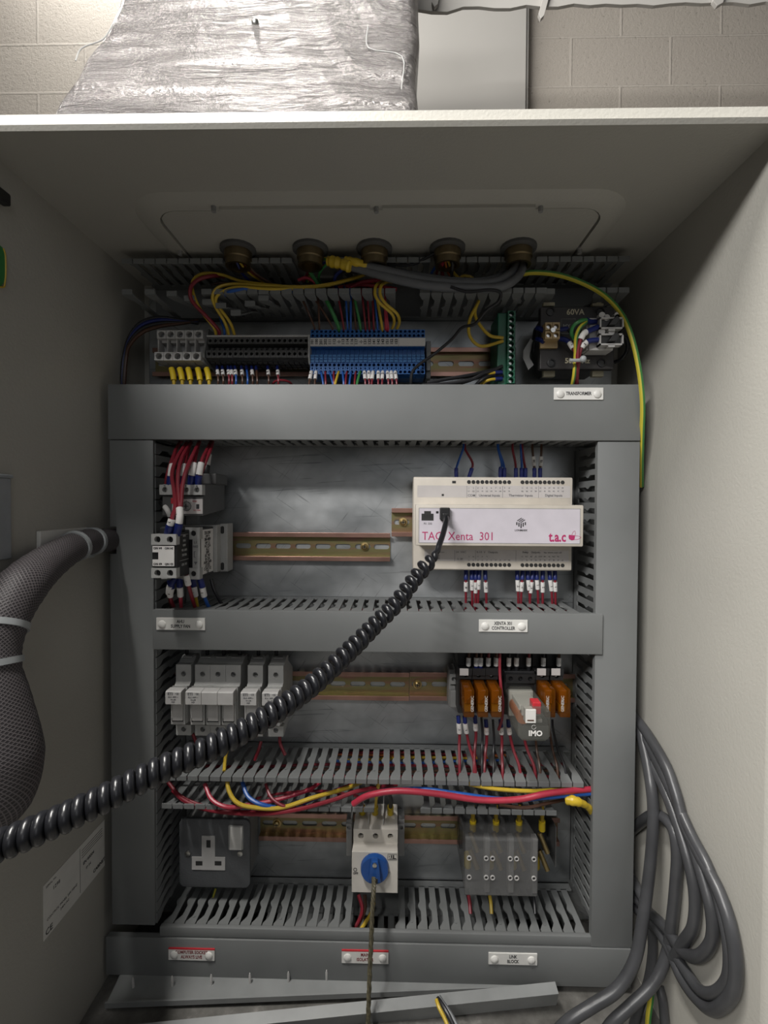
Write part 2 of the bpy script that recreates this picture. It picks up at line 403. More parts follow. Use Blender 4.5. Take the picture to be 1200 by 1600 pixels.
def mat_block():
    m, nt, p = new_mat('painted_blockwork')
    tc = nd(nt, 'ShaderNodeTexCoord'); mp = nd(nt, 'ShaderNodeMapping')
    mp.inputs['Rotation'].default_value = (PI/2, 0, 0); mp.inputs['Location'].default_value = (0.06, 0.0, 0)
    sp = nd(nt, 'ShaderNodeSeparateXYZ'); cb = nd(nt, 'ShaderNodeCombineXYZ')
    nt.links.new(tc.outputs['Object'], sp.inputs[0]); nt.links.new(sp.outputs[0], cb.inputs[0]); nt.links.new(sp.outputs[2], cb.inputs[1])
    br = nd(nt, 'ShaderNodeTexBrick'); br.inputs['Scale'].default_value = 1; br.inputs['Brick Width'].default_value = 0.45
    br.inputs['Row Height'].default_value = 0.222; br.inputs['Mortar Size'].default_value = 0.006; br.inputs['Mortar Smooth'].default_value = 0.4
    br.inputs['Color1'].default_value = (0.50, 0.455, 0.405, 1); br.inputs['Color2'].default_value = (0.53, 0.485, 0.43, 1); br.inputs['Mortar'].default_value = (0.56, 0.515, 0.46, 1)
    ad = nd(nt, 'ShaderNodeVectorMath', operation='ADD'); ad.inputs[1].default_value = (0.1, 0.02, 0)
    nt.links.new(cb.outputs[0], ad.inputs[0]); nt.links.new(ad.outputs[0], br.inputs['Vector'])
    n1 = nd(nt, 'ShaderNodeTexNoise'); n1.inputs['Scale'].default_value = 62; n1.inputs['Detail'].default_value = 6; n1.inputs['Roughness'].default_value = 0.75
    nt.links.new(tc.outputs['Object'], n1.inputs['Vector'])
    r = ramp(nt, n1.outputs['Fac'], [(0.33, (0.4, 0.38, 0.36)), (0.39, (1, 1, 1))])
    mx = nd(nt, 'ShaderNodeMix', data_type='RGBA', blend_type='MULTIPLY'); mx.inputs[0].default_value = 0.8
    nt.links.new(br.outputs['Color'], mx.inputs[6]); nt.links.new(r.outputs[0], mx.inputs[7]); nt.links.new(mx.outputs[2], p.inputs['Base Color'])
    h = nd(nt, 'ShaderNodeMath', operation='MULTIPLY_ADD'); h.inputs[1].default_value = 0.8; nt.links.new(br.outputs['Fac'], h.inputs[0]); nt.links.new(n1.outputs['Fac'], h.inputs[2])
    bp = nd(nt, 'ShaderNodeBump'); bp.inputs['Strength'].default_value = 0.6; bp.inputs['Distance'].default_value = 0.008
    nt.links.new(h.outputs[0], bp.inputs['Height']); nt.links.new(bp.outputs[0], p.inputs['Normal'])
    p.inputs['Roughness'].default_value = 0.75
    return m
M['block'] = mat_block()

# ------------------------------------------------------------------ the setting behind the cabinet
b = B(); b.box(-5000, 5000, 1650, 1750, -1400, 4000); tag(b.build('wall_back', M['block']), 'painted blockwork wall behind the cabinet', kind='structure')
b = B(); b.box(-5000, 5000, -2600, 1650, -1500, -1400); tag(b.build('floor', M['conc']), 'plant room floor', kind='structure')
# boxed riser beside the duct
x0, x1, _, _ = rect(640, 10, 822, 190, 1540)
t = thing('riser_boxing', 'off-white boarded riser between the foil duct and the block wall', 'boxing', (x0, 1540, -1400))
B().box(x0, x1, 1540, 1648, -1400, 2600, 2).build('board', M['panel'], t)
B().box(x1, x1+16, 1560, 1648, -1400, 2600, 2).build('edge_strip', M['panel'], t)
# overhead lagged duct whose ragged lower edge shows at the top right
t = thing('lagged_duct', 'pale lagged duct overhead with a ragged torn lower edge', 'duct', (900, 900, 1560))
b = B(); zz = at(900, 8, 900).z
random.seed(3); P = [(60, 1680)]
for i in range(40):
    xx = 60+i*48; P.append((xx, zz + random.uniform(-6, 5) - (12 if i in (1, 2, 23) else 0)))
P.append((1980, 1680)); b.prism(P, 'y', 900, 910); b.build('lagging', M['panel'], t)
def shred(px0, py0, px1, py1, wd):
    a, c = at(px0, py0, 895), at(px1, py1, 890); mb = B()
    mb.prism([(a.x-wd, a.z+30), (a.x+wd, a.z+30), (c.x+wd*0.8, c.z+4), (c.x-wd*0.3, c.z-6), (c.x-wd*1.1, c.z+9)], 'y', 886, 898, 1)
    mb.build('torn_strip', M['panel'], t)
shred(856, 0, 846, 28, 9); shred(1128, -6, 1122, 8, 16); shred(683, -4, 680, 10, 10)
# foil-wrapped duct
secs = []   # (z, xl, xr, yf)
for py, pl, pr, y in ((-260, 230, 655, 640), (-120, 205, 655, 600), (0, 172, 655, 560), (45, 150, 657, 545), (80, 122, 653, 530), (110, 108, 651, 515), (150, 78, 655, 500), (190, 62, 662, 485), (250, 52, 665, 470), (330, 50, 665, 460)):
    secs.append((at(600, py, y).z, at(pl, py, y).x, at(pr, py, y).x, y))
secs.append((-200, secs[-1][1], secs[-1][2], 460))
b = B(); R = []
for z, xl, xr, y in secs:
    ring = []; r = 45; yb = y+420
    for cx, cy, a in ((xr-r, y+r, 270), (xr-r, yb-r, 0), (xl+r, yb-r, 90), (xl+r, y+r, 180)):
        for k in range(6):
            tt = math.radians(a+90*k/5); ring.append(Vector((cx+r*math.cos(tt), cy+r*math.sin(tt), z)))
    # front face filled with extra points for a soft sag
    f0 = [ring[-1].lerp(ring[0], q/16) for q in range(1, 16)]
    ring = ring + [Vector((p.x, p.y-14*math.sin(PI*(q+1)/16)+random.uniform(-3, 3), p.z+random.uniform(-4, 4))) for q, p in enumerate(f0)]
    R.append([b.v(p) for p in ring])
n = len(R[0])
for a, c in zip(R, R[1:]):
    for k in range(n): b.poly([a[k], a[(k+1) % n], c[(k+1) % n], c[k]])
b.poly(R[0]); b.poly(R[-1][::-1])
t = thing('foil_wrapped_duct', 'silver foil-wrapped insulated duct rising behind the open cabinet', 'duct', (-300, 480, -200))
bmesh.ops.recalc_face_normals(b.bm, faces=b.bm.faces[:])
b.build('foil_jacket', M['foil'], t, smooth=True)
mb = B()
pts = smooth_path([at(p, q, y-6) for p, q, y in ((118, 95, 525), (128, 75, 535), (160, 62, 540), (176, 40, 545))], 4)
mb.tube(pts, 1.6, 5); mb.build('tape_seam', M['mgrey'], t); mb = B()
pts = smooth_path([at(p, q, y-16) for p, q, y in ((575, 40, 545), (576, 75, 532), (628, 88, 528), (627, 140, 505))], 4)
mb.tube(pts, 1.4, 5)
mb.build('tape_seam', M['mgrey'], t)
for px, py in ((400, 40), (523, 164)):
    c = at(px, py, 505 if py > 100 else 540); b = B(); b.lathe([(9, 0), (8, 3), (2, 7)], (c.x, c.y-8, c.z), (0, -1, 0.2), 10); b.build('fixing_pin', M['steel'], t, True)

# ------------------------------------------------------------------ the cabinet
XL, XR, ZT, ZB, YF, YB = -321, 281, 277, -538, -236, 14
cab = thing('control_cabinet', 'large open cream-grey steel control cabinet holding all the wiring', 'cabinet', (-20, 0, ZB))
W = 2
b = B()
b.box(XL-W, XL, YF, YB, ZB, ZT); b.box(XR, XR+W, YF, YB, ZB, ZT)
b.box(XL-W, XR+W, YB, YB+W, ZB-W, ZT+W); b.box(XL-W, XR+W, YF, YB, ZB-W, ZB); b.box(XL-W, XR+W, YF, YB, ZT, ZT+W)
b.build('shell', M['paint'], cab)
# outer rim: the edge rolls outward then forward
zt = at(600, 189, YF-14).z
b = B()
b.prism([(YF, ZT), (YF-4, ZT+1), (YF-8, ZT+4), (YF-10, ZT+8), (YF-12, zt-3), (YF-14, zt), (YF-4, zt+2), (YB, zt+2), (YB, ZT+W), (YF, ZT+W)], 'x', XL-22, XR+22)
b.prism([(XR, YF), (XR+W, YB), (XR+22, YB), (XR+22, YF-10), (XR+19, YF-13), (XR+6, YF-10), (XR+2, YF-6)], 'z', ZB-20, ZT+2)
b.prism([(XL, YF), (XL-W, YB), (XL-22, YB), (XL-22, YF-10), (XL-19, YF-13), (XL-6, YF-10), (XL-2, YF-6)], 'z', ZB-20, ZT+2)
b.box(XL-22, XR+22, YF-12, YF, ZB-22, ZB-1, 2)
b.build('rolled_rim', M['paint'], cab, True)
# the open door, swung square to the cabinet on its left
b = B(); b.box(XL-46, XL-26, -850, -254, ZB-18, zt, 3); b.box(XL-26, XL-22, -835, -270, ZB, ZT-4); b.build('door', M['paint'], cab, True)
def mat_dust_shade():  # dust mottling, its colour darkened to stand in for shade on the floor
    m, nt, p = new_mat('dusty_shaded_base')
    tc = nd(nt, 'ShaderNodeTexCoord'); no = nd(nt, 'ShaderNodeTexNoise'); no.inputs['Scale'].default_value = 22; no.inputs['Detail'].default_value = 7; no.inputs['Roughness'].default_value = 0.7
    nt.links.new(tc.outputs['Object'], no.inputs['Vector'])
    r = ramp(nt, no.outputs['Fac'], [(0.35, (0.075, 0.072, 0.065)), (0.58, (0.15, 0.145, 0.135)), (0.72, (0.3, 0.29, 0.27))]); nt.links.new(r.outputs[0], p.inputs['Base Color'])
    p.inputs['Roughness'].default_value = 0.6; return m
o_ = B().box(XL+1, XR-1, YF+4, YB-1, ZB, ZB+1.2).build('base_shade_layer', mat_dust_shade(), cab); o_['label'] = 'dusty cabinet floor with shade darkened into its colour'  # thin layer added over the floor to carry the dust and painted shade
# gland plate pressed into the roof
g0, g1 = at(262, 330, 0), at(925, 330, 0)
def roof(px, py):      # point on the roof underside
    d = ROT @ Vector(((px-600)/F, -(py-800)/F, -1)); return CAM + d*(ZT/d.z)
def rr2(x0, x1, y0, y1, r, n=6):
    P = []
    for cx, cy, a in ((x1-r, y1-r, 0), (x0+r, y1-r, 90), (x0+r, y0+r, 180), (x1-r, y0+r, 270)):
        for k in range(n+1):
            q = math.radians(a+90*k/n); P.append((cx+r*math.cos(q), cy+r*math.sin(q)))
    return P
gx0 = roof(258, 345).x-2; gx1 = roof(928, 345).x+2; gy0 = roof(600, 318).y; gy1 = -18
b = B()
outer, mid, inner = rr2(gx0-22, gx1+22, gy0-20, gy1+14, 42), rr2(gx0-12, gx1+12, gy0-11, gy1+8, 34), rr2(gx0, gx1, gy0, gy1, 24)
A = [b.v(x, y, ZT-0.2) for x, y in outer]; Bv = [b.v(x, y, ZT-5) for x, y in mid]; C = [b.v(x, y, ZT-5.5) for x, y in inner]; D = [b.v(x, y, ZT-0.5) for x, y in inner]
for r0, r1 in ((A, Bv), (Bv, C), (C, D)):
    for k in range(len(r0)): b.poly([r0[k], r0[(k+1) % len(r0)], r1[(k+1) % len(r0)], r1[k]])
b.build('pressed_rim', M['paint'], cab, True)
b = B(); b.prism(rr2(gx0+2, gx1-2, gy0+3, gy1-3, 20), 'z', ZT-4, ZT-0.3)
b.box(roof(343, 314).x, roof(578, 314).x, gy0-6, gy0-1, ZT-8, ZT-5); b.box(roof(598, 314).x, roof(835, 314).x, gy0-6, gy0-1, ZT-8, ZT-5)
gp = b.build('gland_plate', M['paint'], cab)
for px, py in ((334, 314), (588, 315), (845, 314), (281, 384), (906, 382)):
    c = roof(px, py); B().lathe([(3.5, 0), (3.5, 3), (2.2, 3.2), (2.2, 8)], (c.x, c.y, ZT-2), (0, 0, -1), 10).build('screw', M['mgrey'], gp, True)
B().box(-308, 268, 0, 2, ZB+14, 266, 0.8).build('mounting_plate', M['galv'], cab)
for px, py in ((810, 473),):
    c = at(px, py, -2); B().lathe([(5, 0), (5, 3), (3, 6)], (c.x, 0, c.z), (0, -1, 0), 6).build('plate_nut', M['steel'], cab, True)
c = at(249, 1533, -30)
B().lathe([(6, 0), (6, 4), (4, 9)], (c.x, -30, ZB), (0, 0, 1), 6).build('plate_nut', M['steel'], cab, True)
# things at the left edge of the picture
def lwall(px, py, x=XL):
    d = ROT @ Vector(((px-600)/F, -(py-800)/F, -1)); return CAM + d*(x/d.x)
a = lwall(2, 312)
B().box(XL, XL+7, a.y-22, a.y+2, a.z-5, a.z+5, 1.5).build('door_catch', M['black'], cab)
a = lwall(7, 440); d_ = lwall(7, 360)
b = B(); b.prism([(a.y-40, a.z-8), (a.y-6, a.z-8), (a.y-1, a.z), (a.y, a.z+20), (a.y-2, a.z+26), (a.y-40, a.z+34)], 'x', XL+0.2, XL+1)
ob = b.build('green_label', M['green'], cab); ob['label'] = 'green sticker with a yellow border'
b = B(); b.tube(smooth_path([(XL+1, a.y-38, a.z-7), (XL+1, a.y-6, a.z-7), (XL+1, a.y-0.5, a.z+1), (XL+1, a.y, a.z+20), (XL+1, a.y-2, a.z+26)], 5), 0.7, 5); b.build('label_border', M['yellow'], ob)
# document pocket at left edge
a = lwall(16, 742)
b = B(); b.box(XL+0.3, XL+2.5, a.y-40, a.y-2, a.z-70, a.z-3, .8); b.box(XL+0.3, XL+4, a.y-40, a.y-1, a.z-3, a.z, 1)
tag(b.build('document_pocket', M['pouch']), 'grey plastic document pocket at the left edge of the cabinet side', 'pocket')
# rating plate sticker on left side
c0, c1, c2 = lwall(67, 1385), lwall(67, 1472), lwall(162, 1300)
yA, yBk = c0.y, lwall(163, 1330).y; zA, zB_ = c0.z, c1.z
b = B(); b.box(XL+0.1, XL+0.5, yA, yBk, zB_, zA)
rp = b.build('rating_label', M['white'], cab); rp['label'] = 'pale rating label on the left side'
b = B()
def ltext(body, size, y, z, bold=0.0, rot=0):
    Mx = Matrix.Translation((XL+0.6, y, z)) @ Matrix.Rotation(PI/2, 4, 'Z') @ Matrix.Rotation(PI/2, 4, 'X') @ Matrix.Rotation(math.radians(rot), 4, 'Z')
    b.mesh(text_mesh(body, size, bold, 0.05, 'LEFT'), Mx)
H = zA-zB_; Lw = yBk-yA
ltext('CE', 8, yA+2, zB_+5, 0.1); ltext('CONTROL PANEL 24V 50HZ', 3.4, yA+4, zB_+16); ltext('240V AC', 3.4, yA+22, zB_+11)
ltext('SERIAL No', 3, yA+3, zA-4); ltext('1298', 5, yA+12, zA-12); ltext('EN 60204', 4.5, yA+Lw*.6, zA-22, 0.1); ltext('IP 54', 4, yA+Lw*.65, zA-30); ltext('CABINET', 5, yA+Lw*.78, zB_+8, 0.15)
b.box(XL+0.5, XL+0.6, yA+Lw*.55-.2, yA+Lw*.55+.2, zB_+3, zA-3)
for k in range(4): b.box(XL+0.5, XL+0.6, yA+Lw*.58, yA+Lw*.95, zA-7-k*2.6, zA-6.4-k*2.6)
b.build('lettering', M['ink'], rp)
# ------------------------------------------------------------------ slotted trunking
DEP = 78
PITCH = 12.5
def fingers(mb, kind, u0, u1, c, s, lips=True, skip=(), nub=True, off=0.0, flip=1, bent=None):
    """slotted wall. kind 'x': runs along x at height c; 'z': runs along z at x=c. s: direction (+1/-1) towards trunk inside."""
    th = 1.6
    def pr(poly, a0, a1, yy=0):
        if kind == 'x': mb.prism([(u, -v) for u, v in poly], 'z', c+s*a0, c+s*a1)
        else:
            mb.prism([(-v, u) for u, v in poly], 'x', c+s*a0, c+s*a1)
    pr([(u0, 0), (u1, 0), (u1, 12), (u0, 12)], 0, th)
    n = int((u1-u0-off)/PITCH)
    for i in range(n):
        if i in skip: continue
        u = u0+off+PITCH*(i+0.5); f = flip
        hw = 5.0
        P = [(u-f*2.2, 11), (u-f*2.2, 34), (u-f*4.2, 39), (u-f*4.1, 41.5), (u-f*1.2, 47), (u-f*1.4, 60), (u-f*4.2, 66), (u+f*hw, 66), (u+f*hw, 11)]
        if lips:
            pr(P, 0, th)
            y66, y76 = -66, -76
            tw = 5.75
            if kind == 'x':
                V = [(u-f*4.2, y66, 0), (u+f*hw, y66, 0), (u+f*hw, y76+3, .7), (u+f*hw, y76, 1), (u-f*6.4, y76, 1), (u-f*6.4, y76+3, .7)]
                A = [mb.v(x, y, c+s*z) for x, y, z in V]; Bq = [mb.v(x, y, c+s*(z+th)) for x, y, z in V]
                mb.poly(A); mb.poly(Bq[::-1])
                for k in range(6): mb.poly([A[k], Bq[k], Bq[(k+1) % 6], A[(k+1) % 6]])
                mb.box(u-f*6.4, u+f*hw, y76-1.6, y76, c+s*.8, c+s*6.6, 0.5)
        else:
            P2 = P[:5] + [(u-f*1.4, 60), (u-f*6.2, 68), (u-f*6.2, DEP-2), (u+f*hw, DEP-2), P[-1]]
            pr(P2, 0, th)
        if nub and i % 4 == 2:
            if kind == 'x': mb.cyl((u, -62, c-s*0.6), (0, 0, s), 1.8, 1, 8)
            else: mb.cyl((c-s*0.6, -62, u), (s, 0, 0), 2.2, 1, 8)
def trunk(name, label, kind, u0, u1, a, b_, lips=(True, True), cat='trunking', offs=(0, 0), skips=((), ())):
    """a<b_: the two wall positions"""
    if kind == 'x': loc = ((u0+u1)/2, 0, a)
    else: loc = ((a+b_)/2, 0, u0)
    t = thing(name, label, cat, loc, 'lengths of grey slotted wiring trunking')
    mb = B()
    if kind == 'x': mb.box(u0, u1, -2, -0.2, a, b_)
    else: mb.box(a, b_, -2, -0.2, u0, u1)
    mb.build('back', M['trunk'], t)
    for q, (c, s) in enumerate(((a, 1), (b_, -1))):
        mb = B(); fingers(mb, kind, u0, u1, c, s, lips[q], off=offs[q], skip=skips[q]); mb.build('slotted_side', M['trunk'], t)
    return t
CY = -80    # front plane of the trunking lids
def cover(name, label, x0, x1, z0, z1, yf=CY, lip=7, orient='x', notch=None):
    t = thing(name, label, 'trunking lid', ((x0+x1)/2, yf, z0), 'lids on the grey trunking')
    mb = B()
    if notch: mb.prism([(x0, z0), (x1, z0), (x1, z1), (x0, z1), (x0, notch[1]), (x0+notch[2], notch[1]), (x0+notch[2], notch[0]), (x0, notch[0])], 'y', yf, yf+2, 0.5)
    else: mb.box(x0, x1, yf, yf+2, z0, z1, 0.9)
    if orient == 'x':
        mb.box(x0+.5, x1-.5, yf+1, yf+lip, z0+.2, z0+2); mb.box(x0+.5, x1-.5, yf+1, yf+lip, z1-2, z1-.2)
    else:
        if notch: mb.box(x0+.2, x0+2, yf+1, yf+lip, z0+.5, notch[0]); mb.box(x0+.2, x0+2, yf+1, yf+lip, notch[1], z1-.5)
        else: mb.box(x0+.2, x0+2, yf+1, yf+lip, z0+.5, z1-.5)
        mb.box(x1-2, x1-.2, yf+1, yf+lip, z0+.5, z1-.5)
    mb.build('lid', M['trunk'], t, True)
    return t
TX0, TX1 = -298, 262
topT = trunk('slotted_trunking', 'uncovered slotted trunking across the top, below the glands', 'x', TX0, TX1, 225.5, 266, skips=((1, 3, 4, 5, 6, 24, 25, 37, 38, 39, 40), (9, 10, 15, 16, 17, 20, 21, 22, 27, 28, 34, 35)))
mb = B()   # a few fingers bent aside on the lower side
for px, dz in ((273, 3), (300, 8), (328, 12), (349, 16), (372, 24), (394, 14), (415, 8), (858, 2)):
    c = at(px, 460, -70); x = c.x
    A = smooth_path([(x+10, -18, 228), (x+7, -40, 228-dz*.3), (x+2, -55, 228-dz*.6), (x-1, -74, 228-dz)], 3)
    mb = B(); ring = []
    for i, p in enumerate(A):
        hw = 3.6 if i < 7 else 5.6
        ring.append([mb.v(p.x-hw, p.y, p.z), mb.v(p.x+hw, p.y, p.z), mb.v(p.x+hw, p.y, p.z+1.6), mb.v(p.x-hw, p.y, p.z+1.6)])
    for r0, r1 in zip(ring, ring[1:]):
        for k in range(4): mb.poly([r0[k], r0[(k+1) % 4], r1[(k+1) % 4], r1[k]])
    mb.poly(ring[0][::-1]); mb.poly(ring[-1]); p = A[-1]; mb.box(p.x-5.7, p.x+5.7, p.y-1.6, p.y, p.z, p.z+6, 0.5)
    mb.build('bent_finger', M['trunk'], topT)
trunk('slotted_trunking', 'slotted trunking under the wide top lid', 'x', TX0, TX1, 70, 127, (False, False))
trunk('slotted_trunking', 'slotted trunking under the middle lid, below the controller', 'x', -250, 212, -158, -118, (False, False), offs=(0, 4))
trunk('slotted_trunking', 'uncovered slotted trunking crossing between the fuse row and the bottom row', 'x', -258, 216, -342, -303, offs=(2, 6), skips=((19, 20, 21, 22, 35, 36), ()))
trunk('slotted_trunking', 'slotted trunking under the bottom lid', 'x', -258, 222, -514, -476, (False, False), skips=((), (17, 18, 19, 20)))
trunk('slotted_trunking', 'upright slotted trunking under the left lid', 'z', -472, 66, -304, -262, (False, False))
trunk('slotted_trunking', 'upright slotted trunking under the right lid', 'z', -472, 66, 224, 264, (False, False))
x0, x1, z0, z1 = rect(170, 601, 1000, 688, CY)
topC = cover('trunking_lid', 'wide grey lid along the top of the wiring frame', x0, x1, z0, z1, CY-2)
TZ0 = z0
x0, x1, z0, z1 = rect(173, 688, 239, 1461, CY)
cover('trunking_lid', 'upright grey lid on the left of the frame with a cable notch', x0, x1+1, -471, TZ0-.3, CY, orient='z', notch=(at(176, 865, CY).z, at(176, 823, CY).z, 7))
lidL = x0
x0, x1, z0, z1 = rect(929, 690, 993, 1478, CY)
cover('trunking_lid', 'upright grey lid on the right of the frame', x0, x1+1, -484, TZ0-.3, CY, orient='z')
x0, x1, z0, z1 = rect(238, 956, 942, 1019, CY-3)
midC = cover('trunking_lid', 'short grey lid across the middle under the controller', x0, x1, z0, z1, CY-3)
x0, x1, z0, z1 = rect(166, 1466, 986, 1534, CY)
botC = cover('trunking_lid', 'grey lid along the bottom of the wiring frame', x0, x1, z0+1, -484.5, CY-1)
B().box(-258, 222, CY+.5, CY+6, -484, -473, 1).build('top_lip', M['trunk'], botC, True)
# dark notch lining where the braided harness passes the left lid
a = at(178, 845, CY)
# engraved plates
def plate(parent, px0, py0, px1, py1, yf, lines, label, ink='ink', redtop=False, fs=5.0):
    x0, x1, z0, z1 = rect(px0, py0, px1, py1, yf); y = yf-1.4
    o = B().box(x0, x1, y, yf, z0, z1, 0.3).build('name_plate', M['white'], parent); o['label'] = label
    cx, cz = (x0+x1)/2, (z0+z1)/2
    mb = B()
    for i, ln in enumerate(lines):
        put_text(mb, ln, fs, cx, y-.05, cz + (len(lines)-1-2*i)*fs*.52, bold=0.12, sx=0.78)
    mb.build('lettering', M[ink], o)
    for sx in (x0+6.5, x1-6.5):
        B().lathe([(4.3, 0), (4.0, 1.0), (2.6, 1.9), (0.6, 2.2)], (sx, y, cz-.5), (0, -1, 0), 14).build('rivet', M['white'], o, True)
    if redtop: B().box(x0, x1, y-.05, yf+.1, z1-1, z1+.3).build('red_edge', M['redp'], o)
plate(topC, 865, 606, 942, 625, CY-2, ['TRANSFORMER'], 'white engraved plate for the transformer')
plate(midC, 245, 965, 321, 984, CY-3, ['AHU', 'SUPPLY FAN'], 'white engraved plate for the supply fan')
plate(midC, 748, 968, 824, 987, CY-3, ['XENTA 301', 'CONTROLLER'], 'white engraved plate for the controller')
plate(botC, 264, 1481, 336, 1499, CY-1, ['COMPUTER SOCKET', 'ALWAYS LIVE'], 'engraved plate for the computer socket', 'redink', True)
plate(botC, 534, 1484, 607, 1504, CY-1, ['MAIN', 'ISOLATOR'], 'engraved plate for the main isolator', 'redink', True)
plate(botC, 763, 1488, 839, 1506, CY-1, ['LINK', 'BLOCK'], 'engraved plate for the link block')
# lower fold line on the bottom lid
# ------------------------------------------------------------------ din rails
def rail(label, px0, px1, zc, screws=(), y=-1, first=0, slots=True):
    x0, x1 = at(px0, 800, -8).x, at(px1, 800, -8).x
    t = thing('din_rail', label, 'mounting rail', ((x0+x1)/2, 0, zc-17.5), 'yellow zinc mounting rails')
    mb = B(); yb, yf = y, y-8
    # web with real slots
    P = 25; xs = x0+first; web0, web1 = zc-12, zc+12
    cur = x0
    while cur < x1:
        nx = min(cur+P, x1)
        if nx-cur > 20:
            m = (cur+nx)/2; L, r = 6.5, 3.1
            ring = []
            for k in range(9): q = math.radians(-90+180*k/8); ring.append((m+L+r*math.cos(q), zc+r*math.sin(q)))
            for k in range(9): q = math.radians(90+180*k/8); ring.append((m-L+r*math.cos(q), zc+r*math.sin(q)))
            out = [(nx, web0)] + [(nx, web0+(web1-web0)*k/8) for k in range(1, 8)] + [(nx, web1)] + [(cur, web1)] + [(cur, web1-(web1-web0)*k/8) for k in range(1, 8)] + [(cur, web0)]
            I = [mb.v(u, yb-1, v) for u, v in ring]; O = [mb.v(u, yb-1, v) for u, v in out]; IB = [mb.v(u, yb, v) for u, v in ring]
            for k in range(18):
                j = (k+1) % 18
                mb.poly([O[k], O[j], I[j], I[k]]); mb.poly([I[k], I[j], IB[j], IB[k]])
        else: mb.box(cur, nx, yb-1, yb, web0, web1)
        cur = nx
    for s in (1, -1):
        mb.m = 0; mb.box(x0, x1, yf, yb, zc+s*12, zc+s*13.2); mb.m = 1; mb.box(x0, x1, yf-1, yf, zc+s*12, zc+s*17.5, 0.3)
    mb.build('rail', [M['rail'], M['railpink']], t)
    for px in screws:
        x = at(px, 800, -3).x
        mb = B(); mb.lathe([(5.5, 0), (5.5, 1), (3.8, 1.2), (3.6, 4), (2.4, 5)], (x, yb-1, zc), (0, -1, 0), 14)
        mb.m = 1; mb.box(x-2.4, x+2.4, yb-6.2, yb-5.8, zc-.5, zc+.5); mb.box(x-.5, x+.5, yb-6.2, yb-5.8, zc-2.4, zc+2.4)
        mb.build('rail_screw', [M['brassb'], M['ink']], t, True)
    return t
zr = lambda py, y=-8: at(600, py, y).z
rail('mounting rail carrying the terminals in the top row', 240, 800, zr(566), (), -1)
rail('long mounting rail between contactor and controller', 300, 610, zr(855), (570,), -1, slots=True)
rail('short mounting rail stub at the left of the controller', 612, 890, zr(816), (630,), -1)
rail('mounting rail behind the fuse holders', 262, 641, zr(1072), (), -1)
rail('mounting rail piece left of the relay bases', 641.5, 905, zr(1071), (654,), -1)
rl = rail('mounting rail in the bottom row, above the socket', 405, 880, zr(1294), (433,), -1)

# ------------------------------------------------------------------ terminals, top row
ORD = ['first', 'second', 'third', 'fourth', 'fifth', 'sixth', 'seventh', 'eighth', 'ninth', 'tenth', 'eleventh', 'twelfth', 'thirteenth', 'fourteenth', 'fifteenth', 'sixteenth', 'seventeenth', 'eighteenth', 'nineteenth', 'twentieth', 'twenty-first', 'twenty-second', 'twenty-third', 'twenty-fourth', 'twenty-fifth', 'twenty-sixth', 'twenty-seventh', 'twenty-eighth']
def nth(i, n):
    return 'leftmost' if i == 0 else ('rightmost' if i == n-1 else ORD[i]+' from the left')
# grey power terminals
x0, x1, z0, z1 = rect(245, 514, 317, 580, -50)
p = (x1-x0)/5; zt1 = at(280, 516, -50).z; zt0 = at(280, 529, -50).z; zb1 = at(280, 550, -56).z; zb0 = at(280, 563, -56).z
proto = thing('terminal_block', '', 'terminal block', (x0, -9, zb0), 'large pale grey terminals at the left of the top row')
mb = B()
mb.cell(x0+.2, x0+p-.2, zt0, zt1, -50, 9, 3.6); mb.cell(x0+.2, x0+p-.2, zb0, zb1, -56, 9, 3.7)
mb.prism([(-9, zb0+3), (-41, zb0-1), (-47, zb0), (-47, zb1), (-36, zb1), (-34, zb1+3), (-34, zt0-2), (-41, zt0), (-41, zt1), (-38, zt1+3), (-9, zt1+3)], 'x', x0+.4, x0+p-.4)
mb.box(x0+.2, x0+1.4, -48, -34, zb1, zt0); mb.box(x0+3, x0+p-.6, -44, -34, zt0-3, zt0)
mb.cyl((x0+p*.68, -42, zb1+3), (0, 1, 0), 2.6, 8, 10)
mb.build('body', M['lgrey'], proto)
mb = B()
for z, y in (((zt0+zt1)/2, -43), ((zb0+zb1)/2, -49)): mb.lathe([(3.2, 0), (3.2, 1.5)], (x0+p/2, y+1.6, z), (0, -1, 0), 10); mb.m = 0; mb.box(x0+p/2-2.6, x0+p/2+2.6, y-.3, y, z-.4, z+.4)
mb.build('clamp_screw', M['mgrey'], proto)
for i in range(5):
    o = proto if i == 0 else copy_tree(proto)
    o.location.x = (x0+p*i)*MM
    o['label'] = 'large pale grey screw terminal with round wells, %s of five' % nth(i, 5)
gt_x1 = x1
b = B(); b.prism([(-9, zb0-4), (-52, zb0+4), (-52, zb1), (-38, zt1+6), (-9, zt1+8)], 'x', x1, x1+2.5, 0.4)
tag(b.build('end_plate', M['mgrey']), 'grey end plate between pale grey and dark grey terminals', 'end plate')
